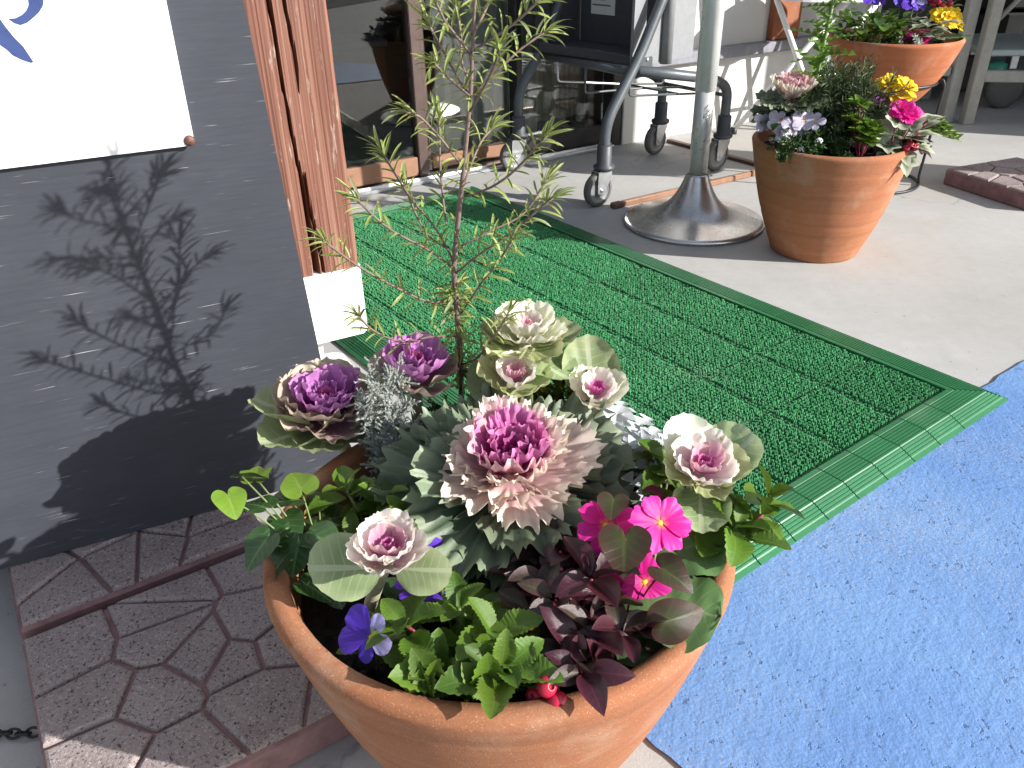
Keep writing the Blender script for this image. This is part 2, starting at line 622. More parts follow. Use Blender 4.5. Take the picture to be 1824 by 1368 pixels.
M_stemk = simple('kale_stalk', (.34, .32, .22), .65, 0, .25, 160, .3)
M_berry = simple('red_berry', (.40, .012, .04), .38, 0, .15, 150)
M_yellow = simple('flower_eye', (.80, .45, .02), .6, 0, .15, 300)

# ------------------------------------------------------------------ ground
def sheet(name, pts, z, mat, kind='structure'):
    o = obj(name, [(x, y, z) for x, y in pts], [tuple(range(len(pts)))], mat, None, False)
    return tag(o, kind=kind)


ground = sheet('ground', [(-45, -45), (45, -45), (45, 60), (-45, 60)], 0, M_conc)
U = Vector((-.591, .807, 0))        # mat direction towards the door
Vv = Vector((-.807, -.591, 0))      # across the mat, to the left
MO = Vector((.765, 1.227, 0))       # front right inner corner of the mat
# painted blue paving in front of the mat, wavy hand painted border
edge_pts = []
n = 60
for i in range(n + 1):
    f = i / n
    a, b = Vector((.155, .748)), Vector((1.55, 1.772))
    p = a.lerp(b, f)
    j = .0016 * math.sin(i * 2.3) + .0014 * math.sin(i * 5.1)
    edge_pts.append((p.x + j * .6, p.y - j))
edge2 = [(.116, .70), (.118, .60), (.128, .565), (.142, .545), (.155, .533), (.168, .517), (.20, .46), (.30, .2), (.5, -.6), (1.2, -3), (9, -30), (30, -30), (30, 22.7)]
edge2 = edge2[:9] + [(.5, -.9), (1.55, -.9), (1.55, 1.72)]
bp = [(x, y) for x, y in edge2] + edge_pts[::-1]
sheet('blue_pavement', bp, .004, M_blue)
M_asph = simple('asphalt', (.055, .055, .057), .85, 0, .35, 160, .4, .2, (.12, .12, .12))
sheet('reflection_asphalt', [(-45, -45), (45, -45), (45, -1.0), (-45, -1.0)], .004, M_asph)  # unseen dark sheet added behind the camera to darken the door glass reflection

# ------------------------------------------------------------------ paving slabs with raised stones
def clip(poly, n, d):
    out = []
    for i in range(len(poly)):
        a, b = poly[i], poly[(i + 1) % len(poly)]
        da, db = a[0] * n[0] + a[1] * n[1] - d, b[0] * n[0] + b[1] * n[1] - d
        if da <= 0:
            out.append(a)
        if da * db < 0:
            t = da / (da - db)
            out.append((a[0] + t * (b[0] - a[0]), a[1] + t * (b[1] - a[1])))
    return out


def inset(poly, k):
    c = poly
    n = len(poly)
    ar = sum(poly[i][0] * poly[(i + 1) % n][1] - poly[(i + 1) % n][0] * poly[i][1] for i in range(n))
    sgn = 1 if ar > 0 else -1
    for i in range(n):
        a, b = poly[i], poly[(i + 1) % n]
        ex, ey = b[0] - a[0], b[1] - a[1]
        l = math.hypot(ex, ey)
        if l < 1e-6:
            continue
        nx, ny = sgn * ey / l, -sgn * ex / l
        c = clip(c, (nx, ny), nx * a[0] + ny * a[1] - k)
        if len(c) < 3:
            return []
    return c


def slab(O, ang, seed, label, size=.30, nn=4):
    rnd = random.Random(seed)
    e = Vector((math.cos(ang), math.sin(ang), 0))
    g = Vector((math.sin(ang), -math.cos(ang), 0))
    O = V(*O, 0)
    root = empty('paving_slab', O + (e + g) * size / 2, label, 'paving slab', 'crazy paved concrete slabs')
    c = O + (e + g) * size / 2 + Vector((0, 0, .0222))
    vs, fs = box(c, e * size / 2, -g * size / 2, Vector((0, 0, .0222)), .004)
    obj('slab_body', vs, fs, M_stoneside, root, False)
    pts = []
    for i in range(nn):
        for j in range(nn):
            pts.append(((i + .5 + rnd.uniform(-.42, .42)) * size / nn, (j + .5 + rnd.uniform(-.42, .42)) * size / nn))
    for i, p in enumerate(pts):
        poly = [(0.001, 0.001), (size - .001, 0.001), (size - .001, size - .001), (0.001, size - .001)]
        for j, q in enumerate(pts):
            if i == j:
                continue
            nx, ny = q[0] - p[0], q[1] - p[1]
            l = math.hypot(nx, ny)
            nx, ny = nx / l, ny / l
            poly = clip(poly, (nx, ny), nx * (p[0] + q[0]) / 2 + ny * (p[1] + q[1]) / 2)
        outer = inset(poly, .0022)
        mid = inset(poly, .0034)
        top = inset(poly, .0062)
        if len(top) < 3 or len(top) != len(outer) or len(mid) != len(outer):
            k = 1 - .0022 / .03
            cx = sum(a for a, b in poly) / len(poly)
            cy = sum(b for a, b in poly) / len(poly)
            sc = lambda s: [(cx + (a - cx) * s, cy + (b - cy) * s) for a, b in poly]
            outer, mid, top = sc(.93), sc(.9), sc(.82)
        m = len(outer)
        h = .050 + rnd.uniform(-.0012, .0012)
        tl = (rnd.uniform(-.012, .012), rnd.uniform(-.012, .012))
        vs = []
        for ring, z in ((outer, .0442), (outer, h - .004), (mid, h - .0015), (top, h)):
            for a, b in ring:
                zz = z + (tl[0] * (a - p[0]) + tl[1] * (b - p[1]) if z > .045 else 0)
                vs.append(O + e * a + g * b + Vector((0, 0, zz)))
        fs = []
        for r in range(3):
            for k in range(m):
                k2 = (k + 1) % m
                fs.append((r * m + k2, r * m + k, (r + 1) * m + k, (r + 1) * m + k2))
        fs.append(tuple(3 * m + k for k in range(m))[::-1])
        obj('stone', vs, fs, M_stone, root, False)
    return root


A_SL = math.radians(32.7)
slab((-.576, .673), A_SL, 5, 'crazy paved slab nearest the viewer, left of the big flower pot')
slab((-.583 - .162 - .003, .690 + .2525 - .003), A_SL, 21, 'crazy paved slab under the bottom edge of the dark sign board')
slab((1.345, 2.478), math.radians(22), 3, 'crazy paved slab lying alone on the concrete behind the pots on the right')

# ------------------------------------------------------------------ shop: wall, doors, room
D0 = Vector((-.501, 2.518, 0))
DD = Vector((.854, .520, 0)).normalized()
DN = Vector((-DD.y, DD.x, 0))                               # into the shop
Zv = Vector((0, 0, 1))


def dbox(s0, s1, n0, n1, z0, z1, bev=0.0, O=D0, d=DD, nn=DN):
    c = O + d * (s0 + s1) / 2 + nn * (n0 + n1) / 2 + Zv * (z0 + z1) / 2
    return box(c, d * (s1 - s0) / 2, nn * (n1 - n0) / 2, Zv * (z1 - z0) / 2, bev)


# room behind the glass
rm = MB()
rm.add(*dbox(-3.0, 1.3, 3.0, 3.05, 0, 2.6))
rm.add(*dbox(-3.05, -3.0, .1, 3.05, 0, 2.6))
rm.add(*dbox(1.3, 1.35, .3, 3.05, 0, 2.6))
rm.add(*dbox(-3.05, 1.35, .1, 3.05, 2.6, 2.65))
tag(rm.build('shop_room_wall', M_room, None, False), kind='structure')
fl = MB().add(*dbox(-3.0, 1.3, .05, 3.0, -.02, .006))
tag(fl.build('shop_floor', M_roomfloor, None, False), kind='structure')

door = empty('sliding_door', D0, 'sliding glass shop door with brown metal frame behind the wooden post', 'door')
f = MB().add(*dbox(-1.2, .245, -.012, .022, .018, .078, .003))
f.build('bottom_rail', M_browntan, door, False)
f = MB().add(*dbox(.247, .283, -.016, .026, .014, 2.0, .003))
f.build('stile', M_brownframe, door, False)
f = MB().add(*dbox(-1.2, .247, .003, .008, .07, 2.0))
f.build('glass_pane', M_glass, door, False)
f = MB().add(*dbox(-1.2, .283, -.012, .022, 2.0, 2.08, .003))
f.build('top_rail', M_brownframe, door, False)

door2 = empty('sliding_door', D0 + DD * .3, 'middle glass door leaf with pale curtain behind it and tan bottom rail', 'door')
f = MB().add(*dbox(.288, .317, .030, .062, .014, 2.0, .003))
f.build('stile', M_brownframe, door2, False)
f = MB().add(*dbox(.317, .63, .030, .062, .018, .062, .003))
f.build('bottom_rail', M_browntan, door2, False)
f = MB().add(*dbox(.317, .63, .045, .05, .06, 2.0))
f.build('glass_pane', M_glass, door2, False)

door3 = empty('fixed_window', D0 + DD * .8, 'fixed glass window in a black frame behind the shopping cart', 'window')
f = MB().add(*dbox(.632, .655, .0, .06, .012, 2.0, .003))
f.build('mullion', M_black, door3, False)
f = MB().add(*dbox(.655, 1.015, -.005, .06, .012, .075, .004))
f.build('bottom_rail', M_black, door3, False)
f = MB().add(*dbox(1.017, 1.075, -.03, .09, .0, 2.0, .004))
f.build('jamb', M_black, door3, False)
f = MB().add(*dbox(.655, 1.016, .025, .03, .07, 2.0))
f.build('glass_pane', M_glass, door3, False)

tr = MB().add(*dbox(-1.3, 1.016, -.055, .075, .0, .012, .003))
tr.add(*dbox(-1.3, 1.016, -.032, -.026, .012, .017))
tag(tr.build('door_track', M_steel, None, False), 'silver metal sill track under the sliding glass doors', 'door track')


def curtain(name, s0, s1, n0, amp, wl, mat, z0=.03, z1=2.1, ph=0):
    vs, fs = [], []
    k = 120
    for i in range(k + 1):
        s = s0 + (s1 - s0) * i / k
        for j, z in enumerate((z0, .4, 1.0, z1)):
            a = amp * (math.sin(s * 2 * PI / wl + ph) + .4 * math.sin(s * 2 * PI / wl * 2.3 + 1 + j * .2))
            vs.append(D0 + DD * (s + .008 * math.sin(j * 1.7 + s * 30)) + DN * (n0 + a) + Zv * z)
    for i in range(k):
        for j in range(3):
            fs.append((i * 4 + j, (i + 1) * 4 + j, (i + 1) * 4 + j + 1, i * 4 + j + 1))
    return obj(name, vs, fs, mat)


tag(curtain('curtain', .40, .80, .14, .018, .062, M_curtain), 'pale pleated curtain hanging behind the shop glass', 'curtain')
tag(curtain('window_blind', .80, 1.02, .13, .004, .03, M_blind, .09), 'beige ribbed blind behind the black framed window', 'blind')
# a few goods inside the shop that show dimly through the glass
g1 = empty('display_box', D0 + DD * -.1 + DN * 1.2, 'tan wooden display box dimly seen inside the shop', 'box')
f = MB().add(*dbox(-.25, .12, 1.0, 1.3, .006, .62, .006))
f.build('box_body', M_browntan, g1, False)
f = MB().add(*dbox(-.27, .14, .985, 1.315, .62, .65, .005))
f.build('box_lid', M_yellow if False else M_benchm, g1, False)
g2 = empty('display_box', D0 + DD * .42 + DN * .9, 'light wooden crate inside the shop left of the curtain', 'box')
f = MB().add(*dbox(.30, .52, .8, 1.05, .006, .30, .006))
f.build('box_body', M_copper if False else M_browntan, g2, False)
f = MB().add(*dbox(.29, .53, .79, 1.06, .30, .325, .004))
f.build('box_lid', M_benchm, g2, False)

W0 = Vector((.430, 3.041, 0))
WD = Vector((.869, .496, 0)).normalized()
WN = Vector((-WD.y, WD.x, 0))


def wbox(s0, s1, n0, n1, z0, z1, bev=0.0):
    return dbox(s0, s1, n0, n1, z0, z1, bev, W0, WD, WN)


wall = empty('shop_wall', W0 + WD * .6, 'white plastered shop wall with a grey sill beam behind the shopping cart', 'wall')
MB().add(*wbox(-.005, 1.30, .0, .16, 0, .278, .002)).build('wall_base', M_plaster, wall, False)
MB().add(*wbox(-.005, 1.30, .022, .16, .279, 2.4, .002)).build('wall_panel', M_plaster, wall, False)
MB().add(*wbox(-.02, 1.29, -.034, .021, .262, .300, .004)).build('sill_beam', M_sill, wall, False)
MB().add(*wbox(.685, .83, -.012, .0215, .301, 2.4, .004)).build('column', M_column, wall, False)
# dark shed beyond the wall
sh = MB()
sh.add(*box((3.6, 6.3, 1.2), (3.2, 0, 0), (0, .05, 0), (0, 0, 1.2)))
sh.add(*box((1.72, 4.95, 1.2), (.05, 0, 0), (0, 1.3, 0), (0, 0, 1.2)))
sh.add(*box((3.6, 4.9, 2.45), (3.2, 0, 0), (0, 1.4, 0), (0, 0, .04)))
tag(sh.build('shed_wall', M_darkwall, None, False), 'dark shed walls and roof beyond the white wall on the right', 'shed')
sb = MB().add(*box((3.4, 5.15, .46), (1.6, .0, 0), (0, .30, 0), (0, 0, .022), .004))
sb2 = empty('storage_shelf', (3.4, 5.2, 0), 'long dark storage shelf with a steel front band at the back of the shed', 'shelf')
sb.build('steel_board', M_shelf, sb2, False)
for z0, z1 in ((.02, .2), (.22, .42)):
    MB().add(*box((3.4, 5.2, (z0 + z1) / 2), (1.55, 0, 0), (0, .27, 0), (0, 0, (z1 - z0) / 2), .01)).build('drawer_front', M_darkwall, sb2, False)
# unseen low wall added for shade; second porch post, also unseen, shades far slab
BXr, BNr = Vector((.883, .469, 0)), Vector((-.469, .883, 0))
lw = MB().add(*box((2.95, 3.75, .62), (.08, 0, 0), (0, 1.1, 0), (0, 0, .62), .006))
tag(lw.build('shade_wall', M_plaster, None, False), kind='structure')
pp = MB().add(*box((2.43, 2.165, 1.15), BXr * .09, BNr * .09, (0, 0, 1.15), .006))
tag(pp.build('porch_post', M_wood, None, False), kind='structure')

# ------------------------------------------------------------------ wooden post in its white steel shoe
BX = Vector((math.cos(math.radians(28)), math.sin(math.radians(28)), 0))
BN = Vector((-BX.y, BX.x, 0))
PC = Vector((-.363, 1.366, 0))
PW = .15
post = empty('wooden_post', PC, 'weathered red brown timber post with long drying cracks beside the sign board', 'post')


def post_mesh():
    vs, fs = [], []
    nx, nz = 72, 70
    z0, z1 = .135, 1.5
    h = PW / 2
    cracks = [(.052, .010, 0.6, .18, .72), (.061, .006, 1.7, .30, .52), (.040, .004, .4, .62, 1.0)]

    def cpos(k, z):
        if k == 0:
            return -.004 - .030 * (z - .4) + .0009 * math.sin(z * 21) + .0006 * math.sin(z * 53)
        if k == 1:
            return .008 - .06 * (z - .3) * .5 + .002 * math.sin(z * 31)
        return .006 + .002 * math.sin(z * 25)

    for j in range(nz + 1):
        z = z0 + (z1 - z0) * j / nz
        for i in range(nx + 1):
            x = -h + PW * i / nx
            d = .00022 * math.sin(x * 900 + 3 * math.sin(z * 4)) + .00018 * math.sin(x * 1700 + z * 3 + 2 * math.sin(z * 9))
            rim = h - abs(x)
            if rim < .006:
                d -= (.006 - rim) * .8 + .0008 * math.sin(z * 60)
            dep = 0
            c0 = cpos(0, z)
            w0 = .0034 * (1 + .5 * math.sin(z * 9))
            dep = max(dep, .022 * max(0, 1 - abs(x - c0) / w0) ** .5)
            if .12 < z < .42:
                wv = .0026 * math.sin((z - .12) / .30 * PI)
                c1 = cpos(1, z)
                if wv > 1e-5:
                    dep = max(dep, .016 * max(0, 1 - abs(x - c1) / wv) ** .5)
            if z > .52:
                wv = .0022 * min(1, (z - .52) / .05)
                c2 = cpos(2, z) + .007
                dep = max(dep, .014 * max(0, 1 - abs(x - c2) / wv) ** .5)
            vs.append(PC + BX * x - BN * (h + d - dep) + Zv * z)
    for j in range(nz):
        for i in range(nx):
            a = j * (nx + 1) + i
            fs.append((a, a + 1, a + nx + 2, a + nx + 1))
    # sides and back
    n0 = len(vs)
    for j in (0, nz):
        z = z0 + (z1 - z0) * j / nz
        for x in (h - .001, -h + .001):
            vs.append(PC + BX * x + BN * h + Zv * z)
    fr, fl_ = nx, 0
    tr_, tl = nz * (nx + 1) + nx, nz * (nx + 1)
    rights = [j * (nx + 1) + nx for j in range(nz + 1)]
    lefts = [j * (nx + 1) for j in range(nz + 1)]
    fs.append(tuple(rights[::-1]) + (n0, n0 + 2))
    fs.append(tuple(lefts) + (n0 + 3, n0 + 1))
    fs.append((n0, n0 + 1, n0 + 3, n0 + 2))
    return vs, fs


vs, fs = post_mesh()
o = obj('timber', vs, fs, M_wood, post, False)
h = PW / 2 + .004
hs = [(-h, -h), (h - .012, -h), (h, -h + .012), (h, h), (-h, h)]
poly = [(x, y) for x, y in hs]
vs, fs = prism(poly, .105, .232, PC, BX, BN, Zv)
obj('steel_shoe', vs, fs, M_white, post, False)
vs, fs = tube([PC + Zv * .012, PC + Zv * .106], .0085, 16)
obj('shoe_stem', vs, fs, M_white, post)
rp = []
for cx_, cy_, a0 in ((1, 1, 0), (-1, 1, 90), (-1, -1, 180), (1, -1, 270)):
    for k in range(7):
        a = math.radians(a0 + 15 * k)
        rp.append((.03 * cx_ + .026 * math.cos(a) + .0 * cx_, .03 * cy_ + .026 * math.sin(a)))
vs, fs = prism(rp, 0, .012, PC, BX, BN, Zv)
obj('base_plate', vs, fs, M_white, post, False)

# ------------------------------------------------------------------ sign board
B0 = Vector((-.6559, .7845, 0))
Bx = Vector((.9052, .4251, 0)).normalized()
Bn = Vector((-Bx.y, Bx.x, 0))                               # away from the viewer
board = empty('sign_board', B0 + Zv * .052, 'dark painted wooden sign board with a white panel standing on the paving slab', 'sign board')
vs, fs = prism([(-.75, .0525), (.4502, .0525), (.441, .2316), (.4179, .6872), (.389, 1.3), (-.75, 1.3)], 0, .024, B0, Bx, Zv, Bn)
obj('board', vs, fs, M_board, board, False)
vs, fs = prism([(-.55, .5446), (.3350, .5463), (.3384, .5500), (.3460, 1.15), (-.55, 1.15)], -.0095, -.0003, B0, Bx, Zv, Bn)
panel = obj('white_panel', vs, fs, M_panel, board, False)
hook = [(.1951, .6843), (.2011, .6845), (.2075, .687), (.2126, .6908), (.2158, .6953), (.2166, .6999), (.2160, .709), (.213, .716), (.224, .722), (.2285, .712), (.2298, .6991), (.2274, .6934), (.2228, .6884), (.217, .6841), (.21, .6798), (.2038, .6782), (.1992, .6802)]
stroke = [(.1690, .716), (.1760, .703), (.1836, .6937), (.1878, .6854), (.1909, .677), (.1951, .6678), (.2006, .659), (.2055, .6443), (.2032, .6438), (.197, .6467), (.1893, .652), (.1862, .6571), (.181, .6625), (.1757, .6675), (.166, .676), (.156, .686)]
for poly in (hook, stroke):
    vs, fs = prism(poly, -.0101, -.0096, B0, Bx, Zv, Bn)
    obj('brush_stroke', vs, fs, M_stroke, panel, False)
prof = [(.0001, .0035), (.0025, .0033), (.0045, .0026), (.0058, .0012), (.0062, 0)]
vs, fs = lathe(prof, (0, 0, 0), 20)
Mb = Matrix((Bx, Zv, -Bn)).transposed().to_4x4()
bm_ = Matrix.Translation(B0 + Bx * .3335 + Zv * .5515 - Bn * .0095) @ Mb
obj('bolt', vs, fs, M_bolt, board, True, bm_)

# ------------------------------------------------------------------ entrance mat
mat = empty('entrance_mat', MO, 'green artificial turf entrance mat of clipped tiles with ribbed border', 'mat')
U9 = Vector((0, 0, 1))
NU, NV = 10, 9                                              # tiles along, border units across
T = .15


def tile_mesh(w, l, seed):
    rnd = np.random.default_rng(seed)
    mb_base = box((w / 2, l / 2, .004), (w / 2 - .0015, 0, 0), (0, l / 2 - .0015, 0), (0, 0, .004))
    sp = .0075
    nx, ny = int(round(w / sp)), int(round(l / sp))
    vs, fs = [], []
    for i in range(nx):
        for j in range(ny):
            if rnd.random() < .003:
                continue
            x = (i + .5) * w / nx + rnd.normal(0, .0007)
            y = (j + .5) * l / ny + rnd.normal(0, .0007)
            if i in (0, nx - 1) or j in (0, ny - 1):
                hh = rnd.uniform(.0010, .0035)
            else:
                hh = rnd.uniform(.0052, .0072)
            ang = rnd.normal(0, .3)
            for q in range(2):
                a = ang + q * PI / 2 + .4
                wx, wy = .0031 * math.cos(a), .0028 * math.sin(a)
                tx, ty = -.0006 * math.sin(a), .0006 * math.cos(a)
                lx, ly = rnd.normal(0, .0005), rnd.normal(0, .0005)
                n0 = len(vs)
                for (k, z) in ((1, .007), (.75, .008 + hh)):
                    ox, oy = (0, 0) if z < .0075 else (lx, ly)
                    vs += [(x + ox + k * wx + tx, y + oy + k * wy + ty, z), (x + ox - k * wx + tx, y + oy - k * wy + ty, z),
                           (x + ox - k * wx - tx, y + oy - k * wy - ty, z), (x + ox + k * wx - tx, y + oy + k * wy - ty, z)]
                fs += [(n0, n0 + 1, n0 + 5, n0 + 4), (n0 + 1, n0 + 2, n0 + 6, n0 + 5), (n0 + 2, n0 + 3, n0 + 7, n0 + 6),
                       (n0 + 3, n0, n0 + 4, n0 + 7), (n0 + 4, n0 + 5, n0 + 6, n0 + 7)]
    return mdata('mat_tile', *mb_base, M_matbase, False), mdata('bristles', vs, fs, M_bristle, False)


TM = [tile_mesh(T, T, s) for s in range(3)]
TMh = [tile_mesh(T / 2, T, 9)]
Rm = Matrix((Vv, U, Zv)).transposed().to_4x4()              # local x = across, y = along; mirrored so keep faces two sided
Rm = Matrix((Vv, U, Vv.cross(U))).transposed().to_4x4()
flip = Vv.cross(U).z < 0
for i in range(NU):
    for j in range(5):
        half = j == 4
        base, br = (TMh[0] if half else random.choice(TM))
        Mx = Matrix.Translation(MO + Vv * (j * T) + U * (i * T) + Zv * .0045) @ Matrix((Vv, U, Zv)).transposed().to_4x4()
        t = mobj('mat_tile', base, mat, Mx)
        b = mobj('bristles', br, t, Mx)
        b['kind'] = 'stuff'


def edge_profile():
    p = [(0, .0), (0, .0145), (.009, .0148)]
    x = .010
    for k in range(6):
        p += [(x, .0132), (x + .0014, .0132), (x + .0019, .0150), (x + .0056, .0150)]
        x += .0060
    p += [(.046, .0150)]
    z = .0150
    x = .0475
    for k in range(4):
        zz = .0150 - (x - .046) * .46
        p += [(x, zz - .0012), (x + .0014, zz - .0018), (x + .0020, zz - .0006), (x + .0044, zz - .0018)]
        x += .0050
    p += [(.0685, .0042), (.0755, .0012), (.0755, 0)]
    return p


EP = edge_profile()


def edge_mesh(l, m0, m1):
    """ribbed border piece; m0/m1 mitre the ends outward"""
    vs, fs = [], []
    n = len(EP)
    g = .0011
    for s in (0, 1):
        for d, z in EP:
            y = (g - d * m0) if s == 0 else (l - g + d * m1)
            vs.append((d, y, z))
    for k in range(n - 1):
        fs.append((k, k + 1, n + k + 1, n + k))
    fs.append(tuple(range(n)))
    fs.append(tuple(range(n, 2 * n))[::-1])
    return mdata('edge_piece', vs, fs, M_edge, False)


E0, E1, E2 = edge_mesh(.075, 0, 0), edge_mesh(.075, 1, 0), edge_mesh(.075, 0, 1)
LW, LU = NV * .075, NU * T


def border(O, outward, along, length):
    k = int(round(length / .075))
    for i in range(k):
        me = E1 if i == 0 else (E2 if i == k - 1 else E0)
        Mx = Matrix.Translation(O + along * (i * .075) + Zv * .0045) @ Matrix((outward, along, Zv)).transposed().to_4x4()
        mobj('edge_piece' if 0 < i < k - 1 else 'corner_piece', me, mat, Mx)


border(MO, -U, Vv, LW)
border(MO + U * LU, U, Vv, LW)
border(MO, -Vv, U, LU)
border(MO + Vv * LW, Vv, U, LU)

# ------------------------------------------------------------------ pots
def pot(name, c, prof_out, wall_t, soil_z, matl, label, group=None, feet=None):
    root = empty(name, c, label, 'flower pot', group)
    prof = list(prof_out)
    rt, zt = prof[-1]
    # rounded rim then inner wall
    prof += [(rt - .001, zt + .004), (rt - .005, zt + .0072), (rt - wall_t * .5, zt + .0085), (rt - wall_t + .003, zt + .0065), (rt - wall_t, zt + .001), (rt - wall_t - .002, zt - .02), (rt - wall_t - .012, soil_z - .03)]
    vs, fs = lathe(prof, c, 96, .008)
    n = 96
    fs.append(tuple(range(n))[::-1])
    obj('pot_body', vs, fs, matl, root)
    # soil with clods
    rs = rt - wall_t - .006
    vs, fs = [tuple(V(c) + Vector((0, 0, soil_z + .004)))], []
    nr, na = 22, 80
    rnd = np.random.default_rng(3)
    for i in range(1, nr + 1):
        for k in range(na):
            a = 2 * PI * k / na
            r = rs * i / nr
            a += rnd.normal(0, .02)
            r += rnd.normal(0, .0015) if i < nr else 0
            z = soil_z + (rnd.normal(0, .0026) if i < nr else 0)
            vs.append((c[0] + r * math.cos(a), c[1] + r * math.sin(a), c[2] + z))
    for k in range(na):
        fs.append((0, 1 + k, 1 + (k + 1) % na))
    for i in range(nr - 1):
        for k in range(na):
            k2 = (k + 1) % na
            a, b = 1 + i * na, 1 + (i + 1) * na
            fs.append((a + k, b + k, b + k2, a + k2))
    so_ = obj('soil', vs, fs, M_soil, root, False)
    mb = MB()
    for _ in range(260):
        a, r = rnd.uniform(0, 2 * PI), rs * math.sqrt(rnd.uniform(0, .93))
        s = rnd.uniform(.0015, .0045)
        p = Vector((c[0] + r * math.cos(a), c[1] + r * math.sin(a), c[2] + soil_z + .002))
        q = [p + Vector(rnd.normal(0, 1, 3)).normalized() * s * rnd.uniform(.6, 1.2) for _ in range(5)]
        mb.add(q, [(0, 1, 2), (0, 2, 3), (0, 3, 1), (1, 2, 4), (2, 3, 4), (3, 1, 4)])
    cl = mb.build('soil_clods', M_soil, root, False)
    cl['kind'] = 'stuff'
    return root


def taper(rb, rt, h, bulge, n=26, grooves=()):
    out = [(rb - .004, .0), (rb, .004)]
    for i in range(1, n + 1):
        t = i / n
        r = rb + (rt - rb) * t + bulge * math.sin(t * PI) * (1 - .3 * t)
        z = .004 + (h - .004) * t
        for gz, gd in grooves:
            r -= gd * math.exp(-((t - gz) / .012) ** 2)
        out.append((r, z))
    return out


MP = Vector((-.0145, .5785, .0))
PH, PR, SZ = .272, .2105, .236
main_pot = pot('terracotta_pot', MP, taper(.118, PR, PH, .010, 40, ((.88, .0012), (.90, .001), (.62, .0008))), .0215, SZ, M_terra,
               'large terracotta pot of ornamental kale and flowers standing closest to the viewer', 'terracotta planters')
P2 = Vector((.775, 1.962, 0))
pot('terracotta_pot', P2, taper(.106, .184, .270, .010, 50, ((.37, .0016), (.72, .001), (.86, .0008))), .016, .247, M_terra2,
    'terracotta pot with reddish bands standing on the concrete right of the metal pole', 'terracotta planters')

P3 = Vector((1.13, 2.53, .245))
bowl = [(.085, 0), (.092, .003)]
for i in range(1, 41):
    t = i / 40
    bowl.append((.092 + .093 * (t ** .85) + .008 * math.sin(t * PI) + .0006 * math.sin(i * PI), .003 + .168 * t))
pot('terracotta_bowl', P3, bowl, .012, .150, M_terra3, 'wide terracotta bowl planter raised on a black wire stand', 'terracotta planters')
st = empty('wire_stand', (P3.x, P3.y, 0), 'black iron wire plant stand carrying the terracotta bowl', 'plant stand')


def ring(c, r, rad, n=56):
    return tube([V(c) + Vector((r * math.cos(2 * PI * k / n), r * math.sin(2 * PI * k / n), 0)) for k in range(n)], rad, 8, closed=True)


obj('upper_ring', *ring((P3.x, P3.y, .302), .1365, .0045), M_blackiron, st)
obj('ground_ring', *ring((P3.x, P3.y, .0045), .150, .0045), M_blackiron, st)
for k in range(3):
    a = math.radians(-25 + 120 * k)
    u = Vector((math.cos(a), math.sin(a), 0))
    c = Vector((P3.x, P3.y, 0))
    pts = [c + u * .1365 + Zv * .307, c + u * .150 + Zv * .312, c + u * .158 + Zv * .295, c + u * .152 + Zv * .16, c + u * .146 + Zv * .03, c + u * .150 + Zv * .006]
    obj('leg', *tube(fillet(pts, 4, .02), .004, 8), M_blackiron, st)
    a2 = math.radians(35 + 120 * k)
    u2 = Vector((math.cos(a2), math.sin(a2), 0))
    pts = [c + u2 * .137 + Zv * .300, c + u2 * .120 + Zv * .26, c + u2 * .104 + Zv * .238, c - u2 * .0 + Zv * .238]
    obj('cradle_wire', *tube(fillet(pts, 4, .02), .0022, 6), M_blackiron, st)

# ------------------------------------------------------------------ pole with trumpet base
pc = Vector((.513, 2.18, 0))
pole = empty('metal_pole', pc, 'worn silver metal pole on a round trumpet shaped base', 'pole')
prof = [(.0001, 0), (.186, 0), (.1905, .004), (.191, .008), (.186, .0125)]
for i in range(1, 29):
    t = i / 28
    r = .186 - (.186 - .031) * t
    z = .0125 + .036 * t + .082 * (t ** 5.0)
    prof.append((r, z))
prof += [(.030, .134), (.0265, .137)]
obj('trumpet_base', *lathe(prof, pc, 80), M_base, pole)
obj('lower_tube', *tube([pc + Zv * .12, pc + Zv * .37], .0250, 28), M_polew, pole)
obj('upper_tube', *tube([pc + Zv * .352, pc + Zv * 1.35], .0272, 28), M_poled, pole)

# ------------------------------------------------------------------ shopping cart
F0 = Vector((.257, 2.335, 0))
CE = Vector((.779, .627, 0)).normalized()
CN = Vector((-CE.y, CE.x, 0))


def cp(s, n, z):
    return F0 + CE * s + CN * n + Zv * z


cart = empty('shopping_cart', cp(.3, .23, 0), 'grey tubular shopping cart on four casters in front of the shop window', 'shopping cart')
TR = .0155
obj('front_tube', *tube(fillet([cp(.03, 0, .10), cp(.03, 0, .235), cp(.157, 0, .40), cp(.26, 0, .58), cp(.42, 0, .86)], 6, .05), TR, 14), M_cart, cart)
obj('front_tube', *tube(fillet([cp(.09, .456, .10), cp(.09, .456, .25), cp(.20, .456, .38), cp(.31, .456, .58), cp(.47, .456, .86)], 6, .05), TR, 14), M_cart, cart)
obj('cross_bar', *tube([cp(.150, .0, .352), cp(.19, .456, .352)], .013, 12), M_cart, cart)
obj('rear_tube', *tube(fillet([cp(.145, -.004, .362), cp(.50, 0, .295), cp(.575, 0, .26), cp(.575, 0, .10)], 8, .06), TR, 14), M_cart, cart)
obj('rear_tube', *tube(fillet([cp(.19, .450, .362), cp(.50, .33, .29), cp(.585, .277, .25), cp(.585, .277, .10)], 8, .06), TR, 14), M_cart, cart)
obj('gusset_plate', *box(cp(.175, -.004, .368), CE * .030, CN * .004, Zv * .026, .003), M_cart, cart, False)
